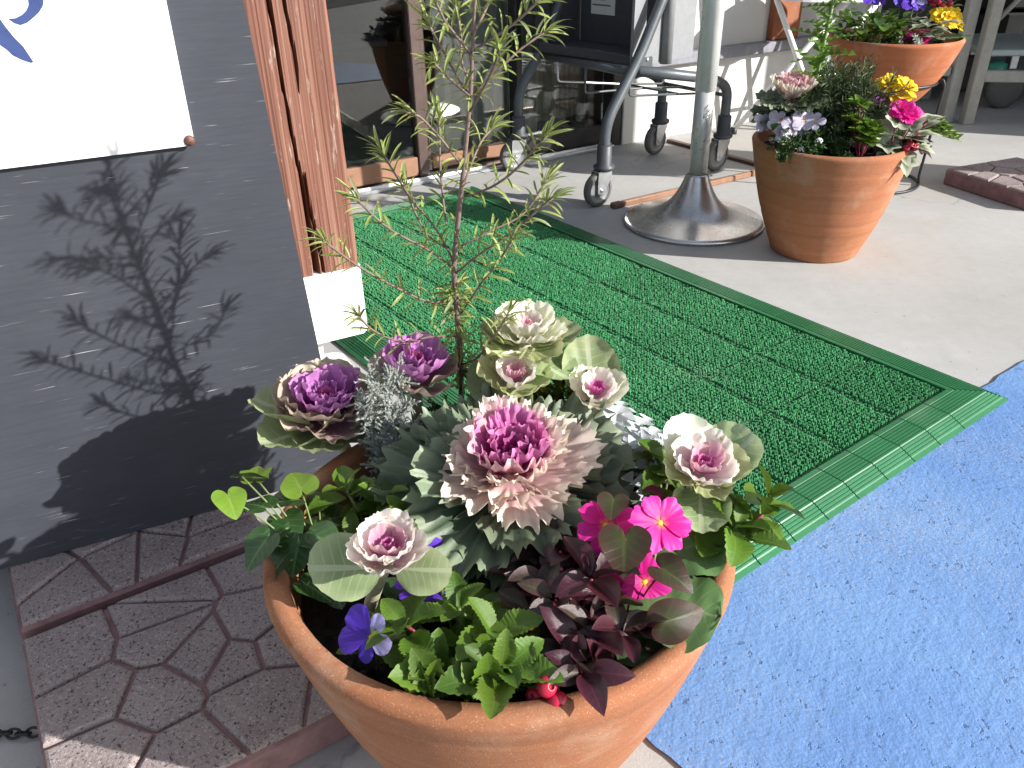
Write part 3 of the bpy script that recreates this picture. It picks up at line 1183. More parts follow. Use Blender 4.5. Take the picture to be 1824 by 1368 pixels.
obj('rivet', *lathe([(.0001, .004), (.004, .0035), (.0065, .001), (.007, 0)], (0, 0, 0), 12), M_steel, cart, True,
    Matrix.Translation(cp(.180, -.0085, .388)) @ Matrix((CE, Zv, -CN)).transposed().to_4x4())
obj('shelf_wire', *tube(fillet([cp(.165, .04, .35), cp(.165, .04, .285), cp(.40, .06, .255), cp(.535, .06, .24), cp(.555, .06, .28)], 5, .012), .0036, 8), M_wire, cart)
obj('shelf_wire', *tube(fillet([cp(.175, .36, .35), cp(.175, .36, .285), cp(.40, .30, .255), cp(.565, .26, .24), cp(.575, .26, .28)], 5, .012), .0036, 8), M_wirel, cart)
obj('shelf_wire', *tube(fillet([cp(.16, .22, .35), cp(.16, .22, .27), cp(.40, .2, .255), cp(.565, .17, .24)], 5, .012), .0036, 8), M_wire, cart)
obj('shelf_wire', *tube([cp(.40, .05, .257), cp(.40, .31, .257)], .0036, 8), M_wire, cart)
obj('shelf_wire', *tube([cp(.555, .045, .242), cp(.57, .275, .242)], .0042, 8), M_wire, cart)
obj('shelf_wire', *tube([cp(.575, .0, .235), cp(.585, .277, .235)], .006, 8), M_cart, cart)


def caster(s, n, ang, R_=.05):
    c = cp(s, n, 0)
    mb = MB()
    mb.add(*lathe([(.0001, .103), (.026, .103), (.031, .107), (.031, .116), (.022, .120), (.0215, .172), (.0185, .175), (.0155, .1755)], c, 22))
    body = mb.build('caster', M_plastic, cart)
    ax = ae(ang, 0)
    tv = Vector((-ax.y, ax.x, 0))
    wc = c + tv * -.022 + Zv * R_
    Mw = Matrix.Translation(wc) @ Matrix((tv, Zv, ax)).transposed().to_4x4()
    ty = [(R_ - .012, -.0115), (R_ - .004, -.0115), (R_ - .001, -.008), (R_, 0), (R_ - .001, .008), (R_ - .004, .0115), (R_ - .012, .0115)]
    vs, fs = lathe(ty, (0, 0, 0), 40)
    obj('tyre', vs, fs, M_rubber, body, True, Mw)
    hb = [(.0001, -.0105), (.010, -.0105), (.011, -.008), (.034, -.007), (.0365, -.0098), (.0385, -.0098), (.0385, .0098), (.0365, .0098), (.034, .007), (.011, .008), (.010, .0105), (.0001, .0105)]
    vs, fs = lathe(hb, (0, 0, 0), 36)
    obj('hub', vs, fs, M_hub, body, True, Mw)
    for sg in (-1, 1):
        o0 = wc + ax * (sg * .0155)
        poly = [(-.013, -.010), (-.006, -.016), (.006, -.016), (.013, -.008), (.040, .038), (.040, .054), (-.012, .054), (-.014, .03)]
        vs, fs = prism(poly, -.0012, .0012, o0, tv, Zv, ax)
        obj('fork_plate', vs, fs, M_steel, body, False)
    vs, fs = box(c + Zv * .1015 + tv * -.005, ax * .0167, tv * .024, Zv * .0016)
    obj('fork_crown', vs, fs, M_steel, body, False)
    vs, fs = lathe([(.0001, .021), (.004, .0205), (.006, .018), (.006, -.018), (.004, -.0205), (.0001, -.021)], (0, 0, 0), 14)
    obj('axle_bolt', vs, fs, M_steel, body, True, Mw)


caster(.03, 0, -52)
caster(.09, .456, -60)
caster(.575, 0, -55)
caster(.585, .277, -48)


# plastic basket holder: tray, back, two side panels with a slanted cut out
hold = MB()
obj('holder_tray', *box(cp(.27, .246, .372), CE * .095, CN * .20, Zv * .010, .004), M_plastic, cart, False)
obj('holder_lip', *box(cp(.172, .246, .380), CE * .006, CN * .20, Zv * .014, .004), M_plastic, cart, False)
obj('holder_back', *box(cp(.352, .246, .60), CE * .006, CN * .195, Zv * .22, .003), M_plastic, cart, False)
for nn_, ml in ((.040, M_plasticl), (.452, M_plastic)):
    poly = [(.172, .372), (.435, .372), (.435, .80), (.30, .80), (.36, .62), (.36, .60), (.26, .44), (.21, .44), (.20, .80), (.172, .80)]
    poly = [(.165, .365), (.43, .365), (.43, .82), (.34, .82), (.34, .60), (.25, .46), (.215, .46), (.215, .82), (.165, .82)]
    vs, fs = prism(poly, -.005, .005, F0 + CN * nn_, CE, Zv, CN)
    obj('holder_side', vs, fs, ml, cart, False)
obj('holder_column', *tube([cp(.30, .028, .36), cp(.30, .028, .84)], .018, 14), M_plasticl, cart)
lab = obj('sticker', *box(cp(.3450, .338, .555), CN * .052, Zv * .088, CE * .0012), M_paper, cart, False)
for k in range(9):
    z = .622 - k * .016
    ww = [.040, .030, .046, .044, .046, .038, .045, .028, .04][k]
    hh_ = .005 if k < 2 else .0022
    obj('print_line', *box(cp(.3436, .338 + (.046 - ww), z), CN * ww, Zv * hh_, CE * .0003), M_ink, lab, False)

# ------------------------------------------------------------------ folding chair by the wall, bench and table frames, trolley
chair = empty('folding_chair', (1.07, 3.15, 0), 'white tubular folding chair with crossed legs in front of the white wall', 'chair')
sv = Vector((.155, .085, 0))
for k in range(2):
    off = sv * k
    obj('leg', *tube([V(.945, 3.15, .50) + off, V(1.205, 3.16, .012) + off], .0105, 10), M_whitetube, chair)
    obj('leg', *tube([V(.868, 3.17, .012) + off, V(1.215, 3.15, .455) + off], .0105, 10), M_whitetube, chair)
    obj('foot_cap', *lathe([(.0001, 0), (.013, 0), (.0135, .004), (.013, .022), (.010, .024)], V(.868, 3.17, 0) + off, 12), M_blackiron, chair)
    obj('back_post', *tube(fillet([V(.945, 3.15, .50) + off, V(.90, 3.15, .60) + off, V(.86, 3.15, .86) + off], 5, .05), .0105, 10), M_whitetube, chair)
sp_ = []
for k in range(40):
    a = 2 * PI * k / 40
    ca, sa = math.cos(a), math.sin(a)
    sp_.append((.19 * abs(ca) ** .6 * (1 if ca > 0 else -1), .135 * abs(sa) ** .6 * (1 if sa > 0 else -1)))
ex = Vector((1, .0, -.02)).normalized()
ey = sv.normalized()
ey = (ey - ex * ey.dot(ex)).normalized()
vs, fs = prism(sp_, -.010, .010, V(1.15, 3.205, .476), ex, ey, Zv)
obj('seat', vs, fs, M_whitetube, chair, False)
vs, fs = prism([(x * .55, y * .9) for x, y in sp_], -.006, .006, V(.945, 3.19, .76), Zv, ey, Vector((1, 0, 0)))
obj('backrest', vs, fs, M_whitetube, chair, False)
obj('stretcher', *tube([V(1.105, 3.155, .20), V(1.105, 3.155, .20) + sv], .007, 8), M_whitetube, chair)


def leg_(p, z1=.72, w=.021):
    return box(V(p[0], p[1], z1 / 2), (w, 0, 0), (0, w, 0), (0, 0, z1 / 2), .003)


bench = empty('steel_bench', (1.5, 3.3, 0), 'beige steel work bench frame standing behind the terracotta bowl', 'bench')
for p in ((1.732, 3.284), (1.40, 3.36), (1.75, 3.74), (1.42, 3.78)):
    obj('leg', *leg_(p), M_benchm, bench, False)
obj('stretcher', *box((1.566, 3.322, .19), (.144, -.033, 0), (.003, .012, 0), (0, 0, .018), .003), M_benchm, bench, False)
obj('bench_top', *box((1.57, 3.55, .732), (.23, -.03, 0), (.03, .26, 0), (0, 0, .012), .003), M_benchm, bench, False)
table = empty('steel_table', (2.2, 3.2, 0), 'beige steel table frame with diagonal brace at the upper right', 'table')
for p in ((1.795, 3.245), (2.55, 3.08), (1.84, 3.72), (2.6, 3.56)):
    obj('leg', *leg_(p), M_benchm, table, False)
obj('stretcher', *box((2.172, 3.162, .178), (.357, -.078, 0), (.003, .012, 0), (0, 0, .021), .003), M_benchm, table, False)
obj('brace', *tube([(1.81, 3.25, .36), (2.02, 3.24, .62)], .010, 8), M_benchm, table)
obj('table_top', *box((2.19, 3.40, .735), (.43, -.08, 0), (.05, .27, 0), (0, 0, .014), .003), M_benchm, table, False)
tro = empty('platform_trolley', (2.15, 3.75, 0), 'low platform trolley with a pale green board under the steel table', 'trolley')
obj('platform', *box((2.28, 3.66, .225), (.34, -.03, 0), (.03, .24, 0), (0, 0, .012), .005), M_trolley, tro, False)
for p in ((2.06, 3.50), (2.5, 3.46), (2.08, 3.86), (2.55, 3.82)):
    wh = obj('wheel', *lathe([(.0001, -.018), (.06, -.018), (.075, -.012), (.078, 0), (.075, .012), (.06, .018), (.0001, .018)], (0, 0, 0), 28), M_rubber, tro, True,
             Matrix.Translation((p[0], p[1], .078)) @ Matrix.Rotation(PI / 2, 4, 'X'))
    obj('fork_plate', *box((p[0], p[1], .185), (.016, 0, 0), (0, .022, 0), (0, 0, .028), .003), M_steel, wh, False)
obj('bumper_knob', *lathe([(.0001, 0), (.03, .004), (.042, .02), (.04, .05), (.02, .06), (.0001, .062)], (1.99, 3.48, .13), 18), M_greenplast, tro)

# ------------------------------------------------------------------ bars on the floor, chain
rl = empty('copper_bar', (.55, 2.46, 0), 'copper coloured bar lying on the concrete behind the pole base', 'bar')
ra, rb_ = Vector((.303, 2.311, 0)), Vector((.804, 2.617, 0))
rd = (rb_ - ra).normalized()
rn = Vector((-rd.y, rd.x, 0))
for s0, s1 in ((0, .035), (.036, .56), (.566, 1.0)):
    m_ = M_brownstrip if s1 < .04 else M_copper
    obj('bar_end' if s1 < .04 else 'bar_length', *box(ra + rd * (s0 + s1) / 2 + Zv * .0085, rd * (s1 - s0) / 2, rn * (.011 if s1 < .04 else .009), Zv * .0085, .003), m_, rl, False)
s_a, s_b = Vector((.601, 3.067, 0)), Vector((1.00, 2.484, 0))
sd_ = (s_b - s_a).normalized()
o = obj('floor_strip', *box((s_a + s_b) / 2 + Zv * .006, sd_ * (s_b - s_a).length / 2, Vector((-sd_.y, sd_.x, 0)) * .011, Zv * .006, .002), M_brownstrip, None, False)
tag(o, 'dark brown strip on the floor running under the cart towards the banded pot', 'floor strip')
ch = empty('chain', (-.56, .577, 0), 'short dark iron chain lying on the concrete at the lower left', 'chain')
for k in range(8):
    c = Vector((-.600 + .0105 * k, .5772 + .0008 * math.sin(k * 2), .0068))
    pts = []
    for q in range(16):
        a = 2 * PI * q / 16
        x, y = .0078 * math.cos(a), .0048 * math.sin(a)
        tl_ = .5 if k % 2 else -.5
        pts.append(c + Vector((x, y * math.cos(tl_ * 1.3), y * math.sin(tl_ * 1.3))))
    obj('link', *tube(pts, .0016, 6, closed=True), M_iron, ch)

# ------------------------------------------------------------------ leaves and petals
def strip_leaf(L, Wd, prof, nu=12, nv=3, cup=.2, bend=.4, ruf=0, rf=4, serr=0, sn=10, fold=0.0, seed=0, twist=0.0, quilt=0.0):
    """leaf along +X from the origin; prof(t) = half width share; returns vertices, faces, lf"""
    rnd = random.Random(seed)
    ph = rnd.uniform(0, 6)
    vs, lf = [], []
    xs, zs, th = [0], [0], 0
    for i in range(1, nu + 1):
        th = bend * (i / nu) ** 1.3
        xs.append(xs[-1] + L / nu * math.cos(th))
        zs.append(zs[-1] - L / nu * math.sin(th))
    m = 2 * nv + 1
    for i in range(nu + 1):
        t = i / nu
        w_ = Wd / 2 * max(prof(t), .012)
        a = -bend * t ** 1.3
        for k in range(-nv, nv + 1):
            q = k / nv
            e = abs(q)
            ww = w_
            dx = 0
            if e > .99 and serr:
                tooth = (t * sn) % 1.0
                ww = w_ * (1 + serr * (tooth - .35))
                dx = L * serr * .05
            y = q * ww
            z = cup * w_ * q * q * 1.4 + fold * abs(y) + ruf * Wd * e ** 2 * math.sin(rf * 2 * PI * t + ph + (1.3 if q > 0 else 0)) * min(1, t * 3)
            if quilt:
                z += quilt * L * math.sin(q * 9 + t * 8) * math.sin(t * 26 - abs(q) * 7) * (1 - e * .5)
            z += twist * y * t
            vs.append((xs[i] + dx - z * math.sin(-a), y, zs[i] + z * math.cos(a)))
            lf.append((max(e * min(1, 1.2), (max(0, t - .8) / .2)), t, q * .5 + .5))
    fs = []
    for i in range(nu):
        for k in range(m - 1):
            a = i * m + k
            fs.append((a, a + m, a + m + 1, a + 1))
    return vs, fs, lf


def fan_leaf(L, spread, nr=7, nphi=28, cup=.25, bend=.3, ruf=0.0, rf=5, lob=0.0, ln=9, power=.55, seed=0, wid=1.0, curl=0.0, stalk=.12, rp=3, crk=0.0):
    """broad leaf that widens from its base like a fan: cabbage leaves and petals"""
    rnd = random.Random(seed)
    ph, ph2 = rnd.uniform(0, 6), rnd.uniform(0, 6)
    vs, lf = [], []
    for i in range(nr + 1):
        r = (i / nr) ** (.75 if rp > 3 else 1)
        for k in range(nphi + 1):
            u = k / nphi * 2 - 1
            phi = u * spread
            RR = L * max(.02, math.cos(u * PI / 2 * .96)) ** power * (1 + .05 * math.sin(3 * phi + ph))
            if lob:
                q = u * .5 + .5 + .035 * math.sin(u * 11 + ph2) + .02 * math.sin(u * 23 + ph)
                tri = .6 * math.sin(q * ln * 2 * PI) + .3 * math.sin(q * ln * 4.4 * PI + ph) + .45 * math.sin(q * ln * .9 * PI + ph2)
                RR *= 1 + lob * tri * .5 * (r ** rp)
            rho = RR * (r * (1 - stalk) + stalk * min(1, r * 4)) if stalk else RR * r
            x, y = rho * math.cos(phi), rho * math.sin(phi) * wid
            rr = rho / L
            z = cup * L * (y / L) ** 2 * 1.6 + ruf * L * (r ** rp) * (math.sin(rf * PI * u * 2 + ph + 1.2 * math.sin(u * 7 + ph2)) + .7 * math.sin(rf * 1.1 * PI * u + ph2))
            z += -bend * L * .5 * (x / L) ** 2 + curl * L * max(0, r - .7) ** 2 * 4
            z += crk * L * r * (math.sin(17 * x / L + 5 * y / L + ph) * math.sin(19 * y / L + ph2) + .6 * math.sin(31 * x / L - 13 * y / L + ph2))
            vs.append((x, y, z))
            lf.append((r, min(1, x / L), u * .5 + .5))
    fs = []
    m = nphi + 1
    for i in range(nr):
        for k in range(nphi):
            a = i * m + k
            fs.append((a, a + m, a + m + 1, a + 1))
    return vs, fs, lf


def table_leaf(tab, L, wid=1.0, nr=5, nphi=40, cup=.2, bend=.3, fold=.2, ruf=.02, seed=0):
    """leaf drawn round its stalk joint: tab lists (angle, radius) from tip (0) to the notch at the base"""
    rnd = random.Random(seed)
    ph = rnd.uniform(0, 6)
    A = [a for a, r in tab]
    Rr = [r for a, r in tab]
    vs, lf = [(0, 0, 0)], [(0, .1, .5)]
    mx = A[-1]
    for i in range(1, nr + 1):
        for k in range(nphi + 1):
            u = k / nphi * 2 - 1
            d = abs(u) * mx
            r = float(np.interp(d, A, Rr)) * L * i / nr
            a = math.radians(d) * (1 if u > 0 else -1)
            x, y = r * math.cos(a), r * math.sin(a) * wid
            z = -bend * L * .5 * (x / L) ** 2 + fold * abs(y) + cup * y * y / L + ruf * L * (i / nr) ** 2 * math.sin(5 * u * PI + ph)
            vs.append((x, y, z))
            lf.append((i / nr, min(1, max(0, .15 + .85 * x / L)), .5 + .5 * max(-1, min(1, y / (L * .6 * wid)))))
    fs = []
    m = nphi + 1
    for k in range(nphi):
        fs.append((0, 1 + k, 2 + k))
    for i in range(nr - 1):
        for k in range(nphi):
            a = 1 + i * m + k
            fs.append((a, a + m, a + m + 1, a + 1))
    return vs, fs, lf


class Kind:
    """a few meshes of one kind of leaf; any material can be put on them (meshes are shared per material)"""
    def __init__(s, name, variants):
        s.name, s.var, s.cache = name, variants, {}

    def mesh(s, mat, i=None):
        i = random.randrange(len(s.var)) if i is None else i % len(s.var)
        key = (mat.name, i)
        if key not in s.cache:
            v, f, l = s.var[i]
            s.cache[key] = mdata(s.name, v, f, mat, True, np.array(l, dtype=np.float32))
        return s.cache[key]


ov = lambda p, q: (lambda t: (t ** p) * ((1 - t) ** q) / ((p / (p + q)) ** p * (q / (p + q)) ** q))
K_frill = Kind('leaf', [fan_leaf(1, .92, 11, 84, .12, .12, .062, 3.8 + i * .5, .15, 14 + i, .36, i, 1.02, .10, .12, 3.6, .016) for i in range(4)])
K_frillin = Kind('leaf', [fan_leaf(1, .88, 10, 76, .28, -.16, .060, 3.2 + .4 * i, .12, 13 + i, .34, 10 + i, 1.0, .15, .12, 3.0, .020) for i in range(4)])
K_soft = Kind('leaf', [fan_leaf(1, 1.2, 8, 36, .22, .08, .022, 3, .035, 17, .34, 20 + i, .86, .2, .2) for i in range(4)])
K_cup = Kind('leaf', [fan_leaf(1, 1.1, 9, 44, .34, -.12, .050, 3.2, .07, 15, .34, 30 + i, .98, .25, .12, 3, .012) for i in range(4)])
K_flat = Kind('leaf', [fan_leaf(1, 1.2, 7, 30, .10, .25, .018, 3, .03, 19, .48, 40 + i, .85, 0, .2) for i in range(3)])
K_serr = Kind('leaf', [strip_leaf(1, .54, ov(.75, .70), 44, 2, .3, .35 + .18 * i, .035, 2, .22, 12, .14, i) for i in range(4)])
K_ell = Kind('leaf', [strip_leaf(1, .46, ov(.9, .8), 12, 2, .35, .25 + .2 * i, .02, 1.5, 0, 1, .15, 50 + i) for i in range(4)])
K_round = Kind('leaf', [strip_leaf(1, .72, ov(.7, .5), 12, 2, .25, .4 + .2 * i, .02, 1.5, 0, 1, .1, 60 + i) for i in range(3)])
K_lin = Kind('leaf', [strip_leaf(1, .115, ov(.45, .40), 7, 1, .4, .25 + .22 * i, 0, 1, 0, 1, .2, 70 + i) for i in range(4)])
K_prim = Kind('leaf', [strip_leaf(1, .62, ov(.75, .35), 26, 6, -.12, .12, .03, 3, .05, 16, .05, 80 + i, 0, .018) for i in range(2)])
heart = [(0, 1.0), (12, .90), (28, .76), (45, .70), (70, .68), (95, .66), (120, .60), (145, .50), (165, .34), (178, .12)]
lobed = [(0, 1.0), (12, .78), (25, .60), (38, .66), (52, .78), (62, .66), (80, .48), (100, .52), (115, .56), (135, .48), (160, .36), (178, .14)]
K_ivy = Kind('leaf', [table_leaf(heart, 1, .95, 5, 44, .1, .35, .12, .02, 1), table_leaf(lobed, 1, 1, 5, 44, .15, .3, .1, .02, 2), table_leaf(heart, 1, .8, 5, 44, .2, .6, .25, .02, 3)])
K_dusty = Kind('leaf', [strip_leaf(1, .56, (lambda t: (.10 + .90 * abs(math.sin(t * PI * 4.5)) ** 1.2) * (.6 + .5 * t) * (1 - max(0, t - .88) * 4)), 44, 2, .3, .5 + .3 * i, .05, 3, 0, 1, .1, 90 + i) for i in range(3)])
K_petal = Kind('petal', [fan_leaf(1, .72, 5, 16, .2, .18, .03, 2, 0, 1, .30, 100 + i, 1.05, -.1, .08) for i in range(3)])
K_notch = Kind('petal', [fan_leaf(1, .66, 6, 20, .12, .22, .03, 2, .16, 2, .26, 110 + i, 1.05, -.1, .08) for i in range(3)])
K_fern = Kind('leaf', [strip_leaf(1, .6, (lambda t: (.1 + .9 * abs(math.sin(t * PI * 5)) ** 1.5) * (1 - t * .6)), 40, 1, .3, .4, 0, 1, 0, 1, .1, 120 + i) for i in range(2)])

L_kg = leaf_mat('kale_leaf_green', (.062, .098, .060), (.050, .080, .050), (.26, .31, .20), (.22, .28, .18), (0, .55, .97), .55, 9, .42, .22, True)
L_kw = leaf_mat('kale_leaf_blush', (.56, .24, .34), (.70, .48, .46), (.82, .76, .64), (.62, .40, .46), (0, .5, .92), .3, 9, .5, .34, True)
L_kp = leaf_mat('kale_leaf_pink', (.52, .10, .30), (.60, .24, .38), (.76, .56, .54), (.66, .34, .48), (0, .55, .95), .3, 9, .5, .34, True)
L_km = leaf_mat('kale_leaf_magenta', (.40, .02, .22), (.52, .07, .31), (.68, .30, .52), (.66, .24, .48), (0, .6, .97), .35, 9, .45, .3, True)
L_pu = leaf_mat('kale_leaf_purple', (.36, .045, .32), (.43, .12, .41), (.55, .27, .53), (.62, .38, .60), (0, .6, .97), .4, 11, .42, .3, True)
L_pc = leaf_mat('kale_leaf_purple_cream', (.20, .04, .12), (.36, .20, .24), (.66, .60, .42), (.34, .14, .22), (0, .5, .92), .4, 11, .45, .3, True)
L_go = leaf_mat('kale_leaf_pale_green', (.26, .32, .17), (.22, .29, .13), (.42, .48, .26), (.54, .58, .40), (0, .55, .97), .75, 7, .42, .32, False)
L_cr = leaf_mat('kale_leaf_cream', (.66, .64, .40), (.82, .82, .62), (.88, .87, .72), (.72, .74, .48), (0, .5, .92), .35, 9, .5, .36, True)
L_cg = leaf_mat('kale_leaf_cream_green', (.60, .60, .38), (.42, .48, .22), (.62, .64, .38), (.68, .70, .46), (0, .5, .96), .5, 9, .45, .34, True)
L_wp = leaf_mat('kale_leaf_white_pink', (.64, .14, .44), (.80, .62, .64), (.88, .85, .76), (.80, .62, .66), (0, .45, .9), .3, 9, .5, .36, True)
L_ser = leaf_mat('serrated_leaf', (.085, .155, .016), (.095, .175, .019), (.13, .215, .028), (.17, .25, .06), (0, .6, .98), .45, 8, .38, .32)
L_serd = leaf_mat('serrated_leaf_deep', (.055, .115, .016), (.065, .13, .018), (.10, .17, .03), (.14, .2, .05), (0, .6, .98), .5, 8, .36, .3)
L_gau = leaf_mat('burgundy_leaf', (.055, .016, .022), (.050, .012, .020), (.085, .02, .03), (.15, .04, .06), (0, .6, .97), .5, 7, .30, .16, spec=.5)
L_gaug = leaf_mat('bronze_leaf', (.035, .035, .018), (.045, .026, .020), (.07, .02, .025), (.12, .08, .06), (0, .6, .97), .5, 7, .30, .16, spec=.5)
L_gaur = leaf_mat('red_leaf', (.24, .008, .02), (.28, .01, .025), (.2, .01, .02), (.35, .05, .06), (0, .6, .97), .4, 7, .32, .25)
L_ivy = leaf_mat('ivy_leaf', (.035, .085, .020), (.026, .066, .014), (.030, .070, .018), (.13, .21, .08), (0, .6, .98), .7, 5, .27, .15, spec=.6)
L_ivyl = leaf_mat('ivy_leaf_bright', (.12, .20, .018), (.13, .22, .02), (.15, .24, .03), (.22, .30, .06), (0, .6, .98), .6, 5, .33, .25)
L_ivyd = leaf_mat('ivy_leaf_bronze', (.055, .075, .016), (.042, .040, .018), (.07, .026, .02), (.10, .12, .04), (0, .5, .98), .45, 5, .30, .2)
L_var = leaf_mat('variegated_ivy_leaf', (.06, .10, .045), (.085, .13, .07), (.60, .60, .46), (.3, .34, .2), (0, .5, .8), .4, 5, .4, .2)
L_pri = leaf_mat('primula_leaf', (.13, .22, .07), (.085, .175, .055), (.11, .20, .07), (.22, .31, .14), (0, .5, .98), .6, 10, .38, .2, bump=.8)
L_mag = leaf_mat('magenta_petal', (.80, .35, .02), (.74, .008, .24), (.82, .035, .40), (.66, .01, .26), (.0, .22, .98), .35, 7, .5, .35, True, bump=.15)
L_yel = leaf_mat('yellow_petal', (.75, .32, .01), (.80, .52, .008), (.82, .60, .02), None, (0, .3, .98), 0, 7, .55, .3, True, bump=.15)
L_pan = leaf_mat('violet_petal', (.06, .016, .30), (.085, .022, .42), (.12, .045, .52), (.04, .01, .2), (0, .5, .98), .4, 9, .5, .25, True, bump=.2)
L_lav = leaf_mat('lavender_petal', (.72, .36, .03), (.38, .34, .66), (.46, .42, .74), (.12, .04, .2), (0, .3, .98), .6, 9, .5, .3, True, bump=.2)
L_pal = leaf_mat('pale_pansy_petal', (.6, .4, .2), (.48, .42, .55), (.6, .56, .66), (.2, .1, .3), (0, .3, .98), .4, 9, .5, .3, True, bump=.2)
L_shr = leaf_mat('needle_leaf', (.27, .33, .085), (.29, .35, .095), (.36, .40, .15), None, (0, .6, .98), 0, 5, .45, .3)
L_shrd = leaf_mat('needle_leaf_grey', (.20, .235, .10), (.22, .25, .11), (.28, .30, .17), None, (0, .6, .98), 0, 5, .5, .25)
L_dus = leaf_mat('silver_felt_leaf', (.46, .48, .49), (.54, .56, .57), (.66, .68, .68), (.42, .45, .46), (0, .6, .98), .3, 5, .8, .12)
L_sil = simple('silver_twig', (.40, .425, .385), .8, 0, .25, 260, .2)
L_thy = leaf_mat('thyme_leaf', (.085, .11, .012), (.14, .16, .02), (.2, .2, .03), None, (0, .6, .98), 0, 5, .5, .3)
L_fea = leaf_mat('feathery_leaf', (.10, .20, .025), (.13, .24, .03), (.18, .28, .05), None, (0, .6, .98), 0, 5, .5, .35)
L_ros = leaf_mat('rosemary_leaf', (.055, .085, .03), (.075, .105, .045), (.15, .18, .09), None, (0, .6, .98), 0, 5, .5, .2)
L_dk = leaf_mat('dark_small_leaf', (.03, .07, .018), (.04, .085, .022), (.06, .11, .03), None, (0, .6, .98), 0, 5, .42, .2)
L_sage = leaf_mat('sage_leaf', (.42, .46, .42), (.48, .52, .48), (.6, .63, .58), (.6, .63, .58), (0, .6, .98), .4, 5, .6, .2)


def leaf(parent, kind, mat, pos, az, el, L, roll=0.0, i=None, up=(0, 0, 1), wide=1.0, name=None):
    d = ae(az, el)
    if kind not in (K_ivy, K_prim) and math.hypot(pos[0] - MP.x, pos[1] - MP.y) < .3:
        d = clear(pos, d, L)
    M = frame_at(pos, d, up, math.radians(roll), (L, L * wide, L))
    return mobj(name or kind.name, kind.mesh(mat, i), parent, M)


def clear(pos, d, L):
    """tilt a leaf up until its tip passes over the rim of the big pot"""
    pos, d = V(pos), V(d).normalized()
    for _ in range(30):
        bad = False
        for f in (.5, .75, 1.0):
            q = pos + d * (L * f)
            r = math.hypot(q.x - MP.x, q.y - MP.y)
            if r > PR - .032 and r < PR + .14 and q.z < PH + .016 + .25 * max(0, .5 * L * f):
                bad = True
        if not bad:
            break
        d = (d + Vector((0, 0, .10))).normalized()
    return d


def axis_frame(lean_az, lean):
    """rotation that tips +Z by `lean` degrees towards azimuth lean_az"""
    a = math.radians(lean_az)
    return Matrix.Rotation(math.radians(lean), 3, Vector((-math.sin(a), math.cos(a), 0)))


def rosette(parent, c, rings, lean_az=0, lean=0, jit=6):
    Q = axis_frame(lean_az, lean)
    upv = Q @ Vector((0, 0, 1))
    for (kind, mat_, n, L, el, r0, z0, ph) in rings:
        for k in range(n):
            az = 360 * (k + ph) / n + random.uniform(-jit, jit)
            d = Q @ ae(az, el + random.uniform(-jit, jit))
            b = V(c) + Q @ (ae(az, 0) * r0 + Vector((0, 0, z0)))
            l = L * random.uniform(.9, 1.1)
            rl_ = random.uniform(-8, 8)
            mobj(kind.name, kind.mesh(mat_), parent, frame_at(b, d, upv, math.radians(rl_), l))


def stalk(parent, pts, r, mat_, name='stem', n=8):
    return obj(name, *tube(pts, r, n), mat_, parent)


# --- the big frilled kale in the middle
KC = Vector((-.003, .618, .288))
k1 = empty('ornamental_kale', (KC.x, KC.y, SZ), 'largest ornamental kale with frilled green leaves round a pink and magenta heart', 'ornamental kale', 'ornamental kales in the big pot')
stalk(k1, [(KC.x, KC.y, SZ - .01), (KC.x, KC.y, .335)], .013, M_stemk)
rosette(k1, KC, [
    (K_frill, L_kg, 7, .122, -6, .006, .002, .0),
    (K_frill, L_kg, 7, .114, 6, .006, .010, .5),
    (K_frill, L_kg, 4, .094, 18, .006, .016, .2),
    (K_frill, L_kw, 5, .073, 22, .006, .022, .1),
    (K_frill, L_kw, 5, .066, 32, .006, .026, .6),
    (K_frillin, L_kw, 4, .062, 38, .005, .030, .2),
    (K_frillin, L_kp, 5, .057, 44, .005, .033, .7),
    (K_frillin, L_km, 5, .052, 48, .005, .036, .3),
    (K_frillin, L_km, 4, .046, 54, .004, .039, .1),
    (K_frillin, L_km, 4, .037, 62, .003, .042, .5),
    (K_frillin, L_km, 3, .027, 70, .003, .045, .2),
    (K_frillin, L_km, 2, .016, 78, .002, .047, .5)], -80, 14, 10)


def kale(c, root_xy, label, rings, lean_az, lean, extra=(), stalk_r=.007, mat_s=None, k=1.0):
    rings = [(a, b, n, L * k, el, r0, z0 * k, ph) for a, b, n, L, el, r0, z0, ph in rings]
    e = empty('ornamental_kale', (root_xy[0], root_xy[1], SZ), label, 'ornamental kale', 'ornamental kales in the big pot')
    mid = (V(c) + V(root_xy[0], root_xy[1], SZ)) / 2 + Vector((0, 0, .008))
    stalk(e, fillet([(root_xy[0], root_xy[1], SZ - .01), mid, V(c) + Vector((0, 0, .012))], 5, .03), stalk_r, mat_s or M_stemk)
    rosette(e, c, rings, lean_az, lean)
    for kind, mat_, off, az, el, L, roll in extra:
        leaf(e, kind, mat_, V(c) + V(off), az, el, L, roll, None, (.1, -.75, .65) if kind is K_flat else (0, 0, 1))
    return e


